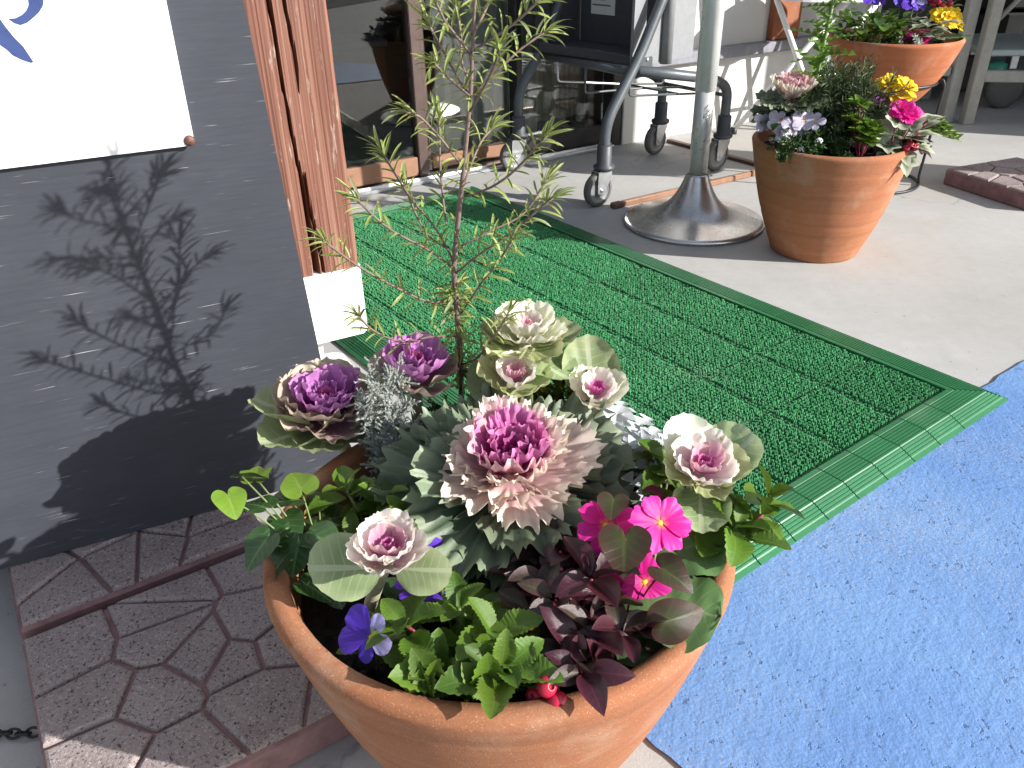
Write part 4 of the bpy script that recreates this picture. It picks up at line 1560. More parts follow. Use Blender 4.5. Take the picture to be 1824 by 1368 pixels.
kale((-.199, .736, .296), (-.165, .712), 'kale with purple heart and cream edged leaves nearest the dark sign board', [
    (K_cup, L_pc, 5, .064, 16, .004, .004, .15),
    (K_cup, L_pc, 5, .058, 30, .004, .010, .6),
    (K_cup, L_pu, 5, .052, 42, .004, .016, .1),
    (K_cup, L_pu, 4, .044, 54, .003, .020, .5),
    (K_frillin, L_pu, 4, .030, 62, .003, .024, .2),
    (K_frillin, L_km, 3, .018, 74, .002, .028, .6)], -60, 12,
    [(K_soft, L_go, (0, 0, 0), 172, 18, .085, 10), (K_soft, L_go, (0, 0, -.004), 215, 0, .078, 0), (K_soft, L_go, (0, 0, -.004), 275, -18, .066, 0),
     (K_soft, L_go, (0, 0, 0), 318, -4, .070, 0), (K_soft, L_go, (0, 0, 0), 95, 20, .06, 0), (K_soft, L_go, (0, 0, -.005), 30, 5, .05, 0)], .007, None, .95)

kale((-.100, .484, .318), (-.134, .505), 'white kale with pink heart on a bare stalk beside a round pale green leaf', [
    (K_cup, L_wp, 4, .044, 30, .003, .010, .1),
    (K_cup, L_wp, 4, .038, 48, .003, .016, .6),
    (K_cup, L_kp, 3, .028, 62, .003, .020, .2),
    (K_frillin, L_km, 3, .018, 74, .002, .022, .2)], -70, 8,
    [(K_flat, L_go, (-.004, 0, .002), 182, 2, .060, 0), (K_flat, L_go, (.004, -.004, .004), -12, 6, .044, 0), (K_soft, L_go, (0, .004, .004), 70, 30, .040, 0),
     (K_soft, L_cr, (0, -.004, .008), 262, 30, .032, 0)], .0058, None, .84)

kale((.014, .745, .376), (.005, .725), 'tall cream kale with green lower leaves standing highest at the back of the pot', [
    (K_cup, L_cg, 5, .060, 12, .004, .004, .2),
    (K_cup, L_cr, 4, .054, 28, .004, .012, .65),
    (K_cup, L_cr, 4, .046, 46, .004, .018, .2),
    (K_cup, L_wp, 3, .032, 58, .003, .022, .5),
    (K_frillin, L_kp, 3, .020, 72, .002, .026, .2)], -70, 10,
    [(K_soft, L_go, (0, 0, -.004), 20, 12, .062, 0), (K_soft, L_go, (0, 0, -.004), 150, 22, .052, 0), (K_soft, L_go, (0, 0, -.015), 215, -20, .072, 0),
     (K_soft, L_go, (-.01, -.006, -.03), 240, -35, .074, 0), (K_soft, L_go, (0, 0, -.010), 330, -14, .058, 0), (K_soft, L_go, (-.012, -.004, -.045), 190, -48, .060, 0)], .008, None, .74)

kale((-.002, .712, .345), (.005, .700), 'small half open kale with pink heart between the cream kale and the big frilled kale', [
    (K_cup, L_cg, 4, .046, 24, .003, .004, .1),
    (K_cup, L_wp, 4, .038, 44, .003, .010, .5),
    (K_frillin, L_kp, 3, .022, 66, .002, .016, .2)], -50, 18, (), .006, None, .85)

kale((-.104, .748, .330), (-.10, .735), 'purple cup shaped kale behind the silver grey shrub', [
    (K_cup, L_pc, 4, .058, 30, .004, .004, .1),
    (K_cup, L_pu, 4, .048, 46, .003, .012, .6),
    (K_frillin, L_pu, 3, .034, 60, .003, .018, .2),
    (K_frillin, L_km, 3, .020, 74, .002, .022, .2)], -40, 14,
    [(K_soft, L_go, (0, 0, -.004), 185, 20, .05, 0)])

kale((.165, .585, .322), (.155, .600), 'white and pink kale with broad green leaves at the right rim of the pot', [
    (K_cup, L_cg, 4, .052, 22, .003, .004, .15),
    (K_cup, L_wp, 4, .046, 38, .003, .010, .6),
    (K_cup, L_kp, 3, .034, 54, .003, .016, .2),
    (K_frillin, L_km, 3, .018, 70, .002, .020, .2)], -75, 16,
    [(K_soft, L_cr, (0, .006, .0), 100, 42, .056, 0), (K_soft, L_go, (.004, 0, 0), 28, 28, .066, 0), (K_soft, L_go, (.004, .004, -.004), 62, 38, .050, 0),
     (K_soft, L_go, (0, -.004, -.004), 262, -10, .052, 0), (K_flat, L_go, (0, -.004, -.008), 300, -25, .050, 0), (K_flat, L_serd, (0, -.004, -.02), 290, -30, .06, 0)], .007, None, .78)

kale((.084, .722, .322), (.08, .715), 'slim white kale with a pink heart and one tall green leaf behind it', [
    (K_cup, L_cr, 3, .046, 34, .003, .004, .25),
    (K_cup, L_wp, 3, .038, 48, .003, .010, .6),
    (K_frillin, L_km, 3, .020, 68, .002, .016, .2)], -75, 22,
    [(K_soft, L_go, (0, .006, .0), 98, 62, .064, 0), (K_soft, L_cr, (.002, .002, 0), 10, 40, .040, 0)], .006, None, .85)

# --- tall needle leaved shrub
STEM = [(-0.0587, 0.7795, 0.222), (-0.0572, 0.7755, 0.2708), (-0.0545, 0.7658, 0.3517), (-0.055, 0.7528, 0.4597), (-0.0483, 0.7471, 0.5077), (-0.0394, 0.7404, 0.5629), (-0.0301, 0.7326, 0.628), (-0.0262, 0.7277, 0.6692), (-0.0227, 0.7236, 0.7033), (-0.0193, 0.7193, 0.7394)]
BR = [
  [(-0.0491, 0.7567, 0.4276), (-0.0791, 0.7417, 0.4278), (-0.1169, 0.7229, 0.4592), (-0.1429, 0.7045, 0.4873), (-0.1636, 0.6859, 0.5174)] ,
  [(-0.0517, 0.7624, 0.3803), (-0.0809, 0.7515, 0.3879), (-0.1092, 0.7419, 0.3845), (-0.137, 0.7295, 0.4042), (-0.1482, 0.7163, 0.4306)] ,
  [(-0.0549, 0.7527, 0.461), (-0.076, 0.7397, 0.4858), (-0.1122, 0.7266, 0.5115), (-0.1361, 0.7124, 0.5469)] ,
  [(-0.0535, 0.7521, 0.4659), (-0.0697, 0.7578, 0.5016), (-0.0913, 0.765, 0.5249), (-0.1176, 0.7692, 0.5736)] ,
  [(-0.058, 0.7502, 0.4813), (-0.0804, 0.7658, 0.4904), (-0.094, 0.7794, 0.5158), (-0.1006, 0.7941, 0.5328)] ,
  [(-0.059, 0.747, 0.508), (-0.0616, 0.7618, 0.5235), (-0.0637, 0.7749, 0.5539), (-0.0624, 0.7859, 0.6009)] ,
  [(-0.0503, 0.75, 0.4829), (-0.0173, 0.7584, 0.4968), (0.0157, 0.7671, 0.5077), (0.0384, 0.773, 0.5413)] ,
  [(-0.0554, 0.7536, 0.4535), (-0.0305, 0.7371, 0.48), (0.0021, 0.7205, 0.5072), (0.0398, 0.7025, 0.5459)] ,
  [(-0.0513, 0.7591, 0.4078), (-0.0249, 0.7332, 0.4566), (-0.011, 0.7101, 0.4824), (0.0044, 0.6862, 0.5148)] ,
  [(-0.0399, 0.7437, 0.5358), (-0.0174, 0.7299, 0.5464), (0.0007, 0.7156, 0.5614), (0.0203, 0.7003, 0.5847), (0.0339, 0.6855, 0.6045)] ,
  [(-0.0403, 0.7424, 0.5468), (-0.0328, 0.7571, 0.5634), (-0.0236, 0.7717, 0.5801), (-0.0114, 0.7873, 0.5891)] ,
  [(-0.0301, 0.7328, 0.627), (-0.0375, 0.7366, 0.6367), (-0.0498, 0.7389, 0.6592), (-0.0593, 0.7418, 0.6767), (-0.0645, 0.7455, 0.6873)] ,
  [(-0.0301, 0.7328, 0.627), (-0.0459, 0.7054, 0.6468), (-0.0565, 0.6783, 0.6643)] ,
  [(-0.0292, 0.7328, 0.627), (-0.0093, 0.7373, 0.6451), (0.0189, 0.7413, 0.6672), (0.0373, 0.7468, 0.6763)] ,
  [(-0.0266, 0.7289, 0.6594), (-0.04, 0.7165, 0.6795), (-0.0469, 0.7052, 0.6901), (-0.0536, 0.693, 0.7087)] ,
  [(-0.0259, 0.7282, 0.6647), (-0.0068, 0.7202, 0.6758), (0.0125, 0.7119, 0.6893), (0.0302, 0.7033, 0.7061)] ,
  [(-0.0248, 0.7267, 0.6779), (-0.0164, 0.7451, 0.6906), (-0.0075, 0.763, 0.7081)] ,
  [(-0.0394, 0.7404, 0.5629), (-0.06, 0.7298, 0.5961), (-0.075, 0.7209, 0.6151), (-0.085, 0.7137, 0.6191)] ,
  [(-0.0318, 0.7344, 0.6136), (-0.0188, 0.7151, 0.6356), (-0.0086, 0.6959, 0.6563), (-0.0036, 0.6772, 0.6735)] ,
  [(-0.0296, 0.7315, 0.6374), (-0.0381, 0.7463, 0.6534), (-0.0366, 0.7605, 0.6739), (-0.0412, 0.7749, 0.6925)] ,
  [(-0.0227, 0.7236, 0.7033), (-0.0364, 0.7319, 0.7173), (-0.0471, 0.7398, 0.7352)] ,
  [(-0.0221, 0.7231, 0.7075), (-0.0045, 0.7111, 0.724), (0.0109, 0.6992, 0.7396)] ,
  [(-0.0549, 0.7667, 0.3444), (-0.0355, 0.7445, 0.3629), (-0.0167, 0.7199, 0.401), (-0.0022, 0.6956, 0.4367)] ,
]
shrub = empty('needle_leaf_shrub', STEM[0], 'tall thin shrub with narrow yellow green leaves rising from the back of the big pot', 'shrub')
stalk(shrub, STEM, [.0036 - .0026 * i / 9 for i in range(len(STEM))], M_stemw)
needles = []


def along(pts, s):
    pts = [V(p) for p in pts]
    ls = [(b - a).length for a, b in zip(pts, pts[1:])]
    d = s * sum(ls)
    for a, b, l in zip(pts, pts[1:], ls):
        if d <= l:
            return a.lerp(b, d / l), (b - a).normalized()
        d -= l
    return pts[-1], (pts[-1] - pts[-2]).normalized()


for bi, b in enumerate(BR):
    stalk(shrub, fillet(b, 3, .02), .0011, M_stemw, 'branch', 6)
    Lb = sum((V(q) - V(p)).length for p, q in zip(b, b[1:]))
    k = 0
    s = .16
    while s < .97:
        p, t = along(b, s)
        x = t.orthogonal().normalized()
        y = t.cross(x)
        for m in range(2 if s < .7 else 3):
            a = k * 1.57 + m * (PI if s < .7 else 2.1) + random.uniform(-.4, .4)
            out = x * math.cos(a) + y * math.sin(a)
            d = (t * random.uniform(.45, .95) + out + Vector((0, 0, .25))).normalized()
            needles.append((p, d, random.uniform(.017, .027)))
        k += 1
        s += random.uniform(.0075, .012) / Lb
    p, t = along(b, 1)
    x = t.orthogonal().normalized()
    y = t.cross(x)
    for m in range(10):
        a = m * 2.4
        out = x * math.cos(a) + y * math.sin(a)
        sp = .25 + .55 * (m / 10)
        needles.append((p - t * .004 * (m / 4), (t + out * sp).normalized(), random.uniform(.019, .028)))
for zc, n_, ra_ in ((.434, 18, .028), (.424, 18, .030), (.404, 16, .028), (.392, 12, .026), (.372, 10, .026), (.340, 18, .032), (.332, 16, .030), (.322, 10, .028), (.36, 8, .026),
                    (.72, 9, .024), (.700, 10, .022), (.66, 7, .024), (.60, 7, .022), (.55, 7, .022), (.50, 7, .022), (.47, 7, .022), (.63, 7, .022), (.57, 6, .02)):
    ss = (zc - STEM[0][2]) / (STEM[-1][2] - STEM[0][2])
    p, t = along(STEM, ss)
    for m in range(n_):
        d = (ae(m * 137.5 + zc * 999, random.uniform(-25, 50)) + Vector((.0, -.12, .1))).normalized()
        needles.append((p + Vector((0, 0, random.uniform(-.008, .008))), d, ra_ * random.uniform(.75, 1.1)))
cpos_ = Vector((0, 0, .77))
needles.sort(key=lambda q: -q[2] / (q[0] - cpos_).length)
mb_v, mb_f, mb_l = [], [], []
for i, (p, d, L) in enumerate(needles):
    M = frame_at(p, d, (random.uniform(-.3, .3), random.uniform(-.3, .3), 1), random.uniform(-.6, .6), L)
    m_ = L_shr if random.random() < .75 else L_shrd
    if i < 300:
        mobj('leaf', K_lin.mesh(m_), shrub, M)
    else:
        v, f_, l_ = K_lin.var[i % 4]
        n0 = len(mb_v)
        mb_v += [tuple(M @ V(q)) for q in v]
        mb_f += [tuple(a + n0 for a in q) for q in f_]
        mb_l += l_
c0 = Vector(np.mean(np.array(mb_v), axis=0))
o = mobj('foliage', mdata('foliage', [tuple(V(q) - c0) for q in mb_v], mb_f, L_shr, True, np.array(mb_l, dtype=np.float32)), shrub, Matrix.Translation(c0))
o['kind'] = 'stuff'


# --- fine twiggy plants made of sprigs
def sprig_mesh(name, n, L, leafL, leafW, mat_, seed, curl=.6, ang=.8, stemr=.0007, twigs=0):
    rnd = np.random.default_rng(seed)
    vs, fs, lf = [], [], []
    axes = [(Vector((0, 0, 0)), Vector((0, 0, 1)), L)]
    for q in range(twigs):
        a = q * 2.4 + rnd.uniform(0, 1)
        axes.append((Vector((0, 0, L * (.25 + .6 * q / max(1, twigs)))), Vector((math.cos(a) * .8, math.sin(a) * .8, .7)).normalized(), L * .42))
    for o_, d_, l_ in axes:
        x = d_.orthogonal().normalized()
        y = d_.cross(x)
        cv = (x * rnd.normal(0, .5) + y * rnd.normal(0, .5)) * curl
        P_ = [o_ + d_ * (l_ * t) + cv * (l_ * t * t * .5) for t in (0, .2, .4, .6, .8, 1.0)]
        v, f_ = tube(P_, [stemr * (1 - .5 * t) for t in (0, .2, .4, .6, .8, 1.0)], 4)
        k0 = len(vs)
        vs += v
        fs += [tuple(i + k0 for i in q) for q in f_]
        lf += [(.1, .1, .5)] * len(v)
        nn_ = int(n * l_ / L)
        for i in range(nn_):
            t = (i + .5) / nn_
            p = o_ + d_ * (l_ * t) + cv * (l_ * t * t * .5)
            a = i * 2.4 + rnd.uniform(-.3, .3)
            out = (x * math.cos(a) + y * math.sin(a))
            dd = (out * ang + d_ * rnd.uniform(.3, 1)).normalized()
            sd = dd.cross(out.cross(dd) if abs(dd.dot(out)) < .99 else d_)
            sd = dd.cross(d_).normalized() if dd.cross(d_).length > 1e-3 else x
            ll = leafL * rnd.uniform(.7, 1.2)
            k0 = len(vs)
            nz_ = dd.cross(sd)
            vs += [tuple(p), tuple(p + dd * ll * .5 + sd * leafW), tuple(p + dd * ll + nz_ * leafW * .3), tuple(p + dd * ll * .5 - sd * leafW), tuple(p + dd * ll * .5 + nz_ * leafW * .8)]
            fs += [(k0, k0 + 1, k0 + 4), (k0 + 1, k0 + 2, k0 + 4), (k0 + 2, k0 + 3, k0 + 4), (k0 + 3, k0, k0 + 4)]
            lf += [(.1, 0, .5), (.8, .5, 1), (1, 1, .5), (.8, .5, 0), (.2, .5, .5)]
    return mdata(name, vs, fs, mat_, False, np.array(lf, dtype=np.float32))


def sprigs(parent, meshes, items):
    for p, d, s in items:
        mobj('sprig', random.choice(meshes), parent, frame_at(p, d, (0, 0, 1), random.uniform(0, 6)) @ Matrix.Rotation(PI / 2, 4, 'Y') @ Matrix.Scale(s, 4))


silver = empty('silver_shrub', (-.132, .690, SZ), 'small silver grey shrub with tangled felted twigs right of the purple kale', 'shrub')
SM = [sprig_mesh('sprig', 210, .052, .0036, .0006, L_sil, s, 1.1, .7, .0010, 7) for s in range(3)]
it_ = []
for k in range(70):
    t = random.random()
    p = V(-.126 + random.gauss(0, .010), .690 + random.gauss(0, .010), .266 + .058 * t)
    it_.append((p, (ae(random.uniform(0, 360), random.uniform(15, 80)) + Vector((0, 0, .3))).normalized(), random.uniform(.40, .68)))
for k in range(22):
    p = V(-.124 + random.gauss(0, .011), .704 + random.gauss(0, .008), .345 + random.uniform(-.010, .016))
    it_.append((p, ae(random.uniform(0, 360), random.uniform(10, 80)), random.uniform(.36, .60)))
for k in range(14):
    p = V(-.135 + random.gauss(0, .015), .676 + random.gauss(0, .010), .250)
    it_.append((p, ae(random.uniform(180, 400), random.uniform(0, 50)), random.uniform(.5, .8)))
sprigs(silver, SM, it_)
for k in range(4):
    a = k * 90
    stalk(silver, [(-.132 + .006 * math.cos(a), .690 + .006 * math.sin(a), SZ - .005), (-.132 + .012 * math.cos(a), .696, .29), (-.130, .704, .33)], .0018, M_stemw)

thyme = empty('heath_plant', (.060, .735, SZ), 'small upright heath plant with fine yellow green leaves behind the big kale', 'small plant')
TMs = [sprig_mesh('sprig', 120, .060, .0048, .0013, L_thy, 40 + s, .4, .7, .0008, 4) for s in range(3)]
it_ = [(V(.058 + random.gauss(0, .010), .745 + random.gauss(0, .008), .278 + random.uniform(-.02, .035)), (ae(random.uniform(0, 360), random.uniform(40, 88))), random.uniform(.6, 1.0)) for k in range(26)]
sprigs(thyme, TMs, it_)
small = empty('heath_plant', (-.072, .738, SZ), 'tiny dark green heath sprigs beside the foot of the tall shrub', 'small plant')
SMd = [sprig_mesh('sprig', 80, .050, .0050, .0013, L_dk, 60 + s, .4, .8, .0008, 3) for s in range(2)]
sprigs(small, SMd, [(V(-.075 + random.gauss(0, .012), .735 + random.gauss(0, .012), .255 + random.uniform(-.01, .02)), ae(random.uniform(0, 360), random.uniform(40, 88)), random.uniform(.7, 1)) for k in range(14)])

# --- dusty miller
dusty = empty('dusty_miller', (.108, .672, SZ), 'white felted dusty miller with deeply cut leaves right of the big kale', 'dusty miller')
for p, az, el, L, r in (((.100, .690, .285), 60, 45, .055, 0), ((.104, .690, .282), 20, 35, .058, 10), ((.110, .676, .284), 10, 12, .056, 0), ((.110, .666, .280), -15, 2, .058, 0), ((.112, .656, .274), -30, -6, .060, -10),
                        ((.098, .676, .300), 70, 40, .052, 0), ((.104, .664, .298), 15, 14, .056, 0), ((.106, .652, .292), -20, 4, .056, 0), ((.106, .640, .286), -45, 0, .05, 0), ((.100, .680, .290), 95, 55, .05, 0), ((.112, .668, .288), 35, 30, .05, 0), ((.108, .650, .265), -45, -10, .055, 0), ((.106, .690, .286), 45, 20, .06, 0), ((.104, .675, .290), 0, 40, .045, 0)):
    leaf(dusty, K_dusty, L_dus, p, az, el, L, r)
stalk(dusty, [(.105, .675, SZ - .005), (.106, .676, .29)], .003, L_dus)

# --- serrated green shrubs: rosettes of toothed leaves on reddish twigs
def toothed(root, label, tops, group='green shrubs with toothed leaves'):
    e = empty('green_shrub', (root[0], root[1], SZ), label, 'shrub', group)
    for (x, y, z, L, n, az0, lean_az, lean) in tops:
        p = V(x, y, z)
        stalk(e, fillet([(root[0] + random.uniform(-.008, .008), root[1] + random.uniform(-.008, .008), SZ - .004), V(root[0], root[1], SZ).lerp(p, .55) + Vector((0, 0, .006)), p], 4, .02), .0016, M_stemr if random.random() < .4 else M_stemg)
        Q = axis_frame(lean_az, lean)
        upv = Q @ Vector((0, 0, 1))
        n = max(5, int(n * .8))
        for k in range(n):
            ring_ = k / n
            el = 4 + 62 * ring_
            d = Q @ ae(az0 + k * 137.5 + random.uniform(-12, 12), el + random.uniform(-8, 8))
            l = 1.14 * L * (1.0 - .55 * ring_) * random.uniform(.88, 1.1)
            d = clear(p - upv * (.012 * (1 - ring_)), d, l)
            mobj('leaf', K_serr.mesh(L_ser if random.random() < .8 else L_serd), e, frame_at(p - upv * (.012 * (1 - ring_)) + d * .002, d, upv, random.uniform(-.25, .25), (l, l * 1.05, l)))
    return e


toothed((-.045, .445), 'bright green toothed shrub hanging over the front rim of the big pot', [
    (-.086, .446, .296, .046, 9, 160, 180, 12), (-.062, .418, .276, .050, 8, 250, -90, 25), (-.060, .404, .280, .036, 6, 230, -100, 40),
    (-.018, .440, .292, .048, 9, 170, 0, 5), (-.012, .408, .290, .048, 10, 200, -60, 15), (-.020, .398, .274, .042, 8, 260, -80, 35),
    (-.046, .470, .288, .042, 8, 60, 0, 0), (-.062, .498, .280, .036, 7, 20, 90, 10), (-.030, .475, .272, .040, 6, 0, 0, 0), (-.040, .430, .262, .044, 7, 120, 0, 0), (.004, .415, .268, .036, 6, 300, -60, 20), (-.084, .470, .276, .040, 7, 90, 120, 10), (-.045, .415, .266, .046, 7, 200, -90, 15), (-.104, .462, .268, .036, 6, 200, 180, 15), (-.072, .398, .272, .036, 6, 260, -100, 30), (-.116, .486, .262, .032, 6, 150, 170, 10), (-.030, .452, .276, .044, 7, 330, 0, 5), (.002, .435, .280, .040, 7, 20, 0, 10)])
toothed((-.135, .600), 'green toothed shrub with a red twig inside the left rim of the pot', [
    (-.158, .612, .300, .044, 8, 60, 150, 15), (-.120, .600, .298, .042, 8, 10, 0, 15), (-.100, .580, .286, .046, 6, 330, -40, 15), (-.150, .580, .268, .040, 6, 250, -120, 20), (-.135, .625, .276, .036, 6, 90, 90, 10), (-.105, .610, .276, .05, 5, 50, 0, 10)])
toothed((.150, .640), 'green toothed shrub between the dusty miller and the white pink kale', [
    (.150, .640, .304, .044, 9, 100, 0, 5), (.138, .652, .296, .040, 7, 150, 120, 20), (.160, .612, .290, .040, 6, 200, -60, 10), (.185, .655, .300, .034, 6, 45, 45, 20)])
toothed((.180, .560), 'light green toothed twig reaching out over the right rim of the pot', [
    (.192, .545, .302, .048, 9, -30, 0, 18), (.172, .545, .284, .042, 7, 250, -80, 18), (.215, .552, .308, .038, 6, 20, 10, 40), (.160, .530, .262, .034, 6, 280, -90, 20), (.225, .565, .316, .040, 5, 80, 30, 45)])

# --- wintergreen: burgundy leaves and red berries
win = empty('wintergreen_shrub', (.045, .475, SZ), 'wintergreen with glossy burgundy leaves and red berries at the front of the pot', 'shrub')
for (x, y, z, L, n, az0, lz, la, mt) in ((.060, .482, .304, .046, 7, 75, 0, 6, 0), (.030, .500, .286, .040, 6, 150, 160, 12, 0), (.010, .508, .276, .036, 6, 100, 0, 5, 1), (.058, .440, .286, .042, 7, 20, -40, 10, 0),
                                         (.040, .428, .280, .040, 7, 230, -60, 20, 1), (.046, .408, .284, .038, 6, -20, -60, 20, 0), (.012, .470, .282, .038, 6, 200, 180, 10, 1), (.036, .536, .282, .042, 6, 90, 90, 15, 0),
                                         (.085, .460, .272, .036, 5, 0, 0, 15, 0), (.020, .442, .268, .034, 6, 60, 0, 0, 1), (.060, .505, .270, .036, 6, 200, 0, 0, 0), (.055, .415, .268, .036, 6, 10, -20, 15, 0), (.078, .438, .290, .038, 6, 40, 0, 8, 0), (.030, .470, .294, .036, 6, 120, 90, 8, 0), (.050, .525, .290, .038, 6, 60, 60, 12, 0), (.018, .488, .280, .034, 6, 0, 0, 0, 1)):
    p = V(x, y, z)
    stalk(win, fillet([(.045 + random.uniform(-.01, .01), .470 + random.uniform(-.01, .01), SZ - .004), V(.045, .47, SZ).lerp(p, .5) + Vector((0, 0, .008)), p], 4, .02), .0012, M_stemr)
    Q = axis_frame(lz, la)
    upv = Q @ Vector((0, 0, 1))
    for k in range(n):
        d = Q @ ae(az0 + k * 360 / n * 1.02 + random.uniform(-14, 14), random.uniform(-8, 30) + 25 * (k % 2))
        l = L * random.uniform(.75, 1.08)
        d = clear(p, d, l)
        m_ = random.choice([L_gau, L_gau, L_gau, L_gaug] if not mt else [L_gau, L_gaug, L_gaug])
        mobj('leaf', K_ell.mesh(m_), win, frame_at(p + d * .003, d, upv, random.uniform(-.4, .4), (l, l * 1.1, l)))
leaf(win, K_ell, L_gaur, (.040, .462, .286), -25, 0, .030)
leaf(win, K_ell, L_gaur, (.118, .600, .300), -20, 10, .026)


def berry(parent, p, r, d):
    prof = [(.0001, -1)]
    for i in range(1, 15):
        a = -PI / 2 + PI * i / 15
        prof.append((math.cos(a), math.sin(a)))
    prof += [(.30, .93), (.18, .78), (.0001, .72)]
    vs, fs = lathe([(a * r, b * r * .92) for a, b in prof], (0, 0, 0), 20)
    M = frame_at(p, d) @ Matrix.Rotation(PI / 2, 4, 'Y')
    return obj('berry', vs, fs, M_berry, parent, True, M)


for p, r, d in (((.010, .452, .285), .0068, (-.2, -.3, 1)), ((.020, .394, .286), .0080, (.5, -.6, .7)), ((.027, .388, .277), .0080, (.2, -.9, .3)), ((.004, .512, .272), .0050, (0, -.3, .8)), ((.012, .398, .272), .0075, (-.4, -.5, .5))):
    berry(win, p, r, d)
    stalk(win, [V(p), V(p) + Vector((random.uniform(-.006, .006), .010, .004)), V(.03, .45, .262)], .0008, M_stemr, 'stem', 5)


# --- flowers
def flower(parent, c, d, n, R_, mats, kind, eye_r, el=12, layers=1, eye=True, up=(0, 0, 1), name='flower'):
    d = V(d).normalized()
    M = frame_at(c, d, up) @ Matrix.Rotation(PI / 2, 4, 'Y')
    vs, fs = lathe([(.0001, .5), (.6, .42), (1.0, .1), (.8, -.4), (.3, -.9), (.12, -2.2), (.0001, -2.3)], (0, 0, 0), 12)
    o = obj(name, [(a * eye_r, b * eye_r, c_ * eye_r) for a, b, c_ in vs], fs, M_yellow if eye else M_stemg, parent, True, M)
    for la in range(layers):
        for k in range(n):
            a = 360 * (k + .5 * la) / n + random.uniform(-6, 6)
            dl = ae(a, el + 24 * la + random.uniform(-9, 9))
            m_ = mats[k % len(mats)]
            Ml = M @ frame_at(dl * eye_r * .4 + Vector((0, 0, eye_r * .1 + .0004 * (k % 2))), dl, (0, 0, 1), random.uniform(-.15, .15), R_ * random.uniform(.92, 1.08) * (1 - .25 * la))
            mobj('petal', kind.mesh(m_), o, Ml)
    return o


prim = empty('primrose', (.115, .500, SZ), 'magenta primrose with crinkled green leaves at the right front of the pot', 'primrose')
for p, az, el, L, w_ in (((.076, .496, .280), -24, 5, .092, 1.5), ((.104, .535, .286), -4, 8, .076, 1.4), ((.10, .545, .262), 60, 15, .065, 1), ((.085, .475, .262), -80, 14, .055, .95), ((.11, .55, .262), 30, 20, .06, 1)):
    leaf(prim, K_prim, L_pri, p, az, el, L, 0, None, (0, 0, 1), w_)
for p, d, R_ in (((.118, .515, .332), (.35, -.55, .75), .0285), ((.076, .530, .318), (-.1, -.5, .85), .028), ((.088, .505, .300), (-.1, -.8, .55), .027), ((.104, .490, .292), (.1, -.8, .5), .024)):
    flower(prim, p, d, 6, R_ * .86, [L_mag], K_notch, .0030, 16, 1)
    stalk(prim, [(.112, .505, SZ), V(p) * .5 + V(.112, .505, SZ) * .5, V(p) - V(d).normalized() * .005], .0014, M_stemg)

pans = empty('violet_pansy', (-.085, .485, SZ), 'violet pansy with lavender lower petals near the left front rim of the pot', 'pansy')


def pansy(parent, c, d, R_, mats, up=(0, 0, 1)):
    d = V(d).normalized()
    M = frame_at(c, d, up) @ Matrix.Rotation(PI / 2, 4, 'Y')
    vs, fs = lathe([(.0001, .4), (.7, .3), (1, 0), (.5, -.8), (.0001, -2)], (0, 0, 0), 10)
    o = obj('flower', [(a * .0022, b * .0022, c_ * .0022) for a, b, c_ in vs], fs, M_yellow, parent, True, M)
    for k, (a, s, z, m_) in enumerate(((118, 1.3, .0012, 0), (62, 1.3, .0008, 0), (190, .85, .0, 0), (-10, .85, .0, 1), (-90, .95, .0004, 1))):
        dl = ae(a + 180, 8)
        mobj('petal', K_petal.mesh(mats[m_]), o, M @ frame_at(dl * .0012 + Vector((0, 0, z)), dl, (0, 0, 1), random.uniform(-.1, .1), R_ * s))
    return o


for p, d in (((-.112, .440, .290), (-.45, -.6, .65)), ((-.083, .502, .276), (.1, .2, .9)), ((-.055, .545, .285), (.2, -.2, .9))):
    pansy(pans, p, d, .0205, [L_pan, L_lav] if d[2] < .7 else [L_pan, L_pan])
    stalk(pans, [(-.085, .49, SZ), V(p) - V(d).normalized() * .004], .0011, M_stemg)
for p, az, el, L in (((-.100, .505, .258), 120, 30, .028), ((-.090, .512, .262), 60, 35, .030), ((-.110, .500, .252), 200, 20, .026), ((-.085, .520, .25), 20, 25, .028), ((-.07, .52, .255), -20, 25, .026), ((-.095, .47, .25), 230, 15, .025)):
    leaf(pans, K_round, L_dk, p, az, el, L)

# --- ivies
def ivy(root, label, items, seq=None):
    e = empty('ivy', (root[0], root[1], SZ), label, 'ivy', 'ivies in the big pot')
    for (x, y, z, az, el, L, roll, k, m_) in items:
        p = V(x, y, z)
        d = ae(az, el)
        leaf(e, K_ivy, m_, p, az, el, L, roll, k)
        mid = V(root[0], root[1], SZ).lerp(p, .5) + Vector((0, 0, .012))
        stalk(e, fillet([V(root[0], root[1], SZ - .003), mid, p], 4, .03), .0009, M_stemr if m_ is L_ivyd else M_stemg, 'stem', 5)
    return e


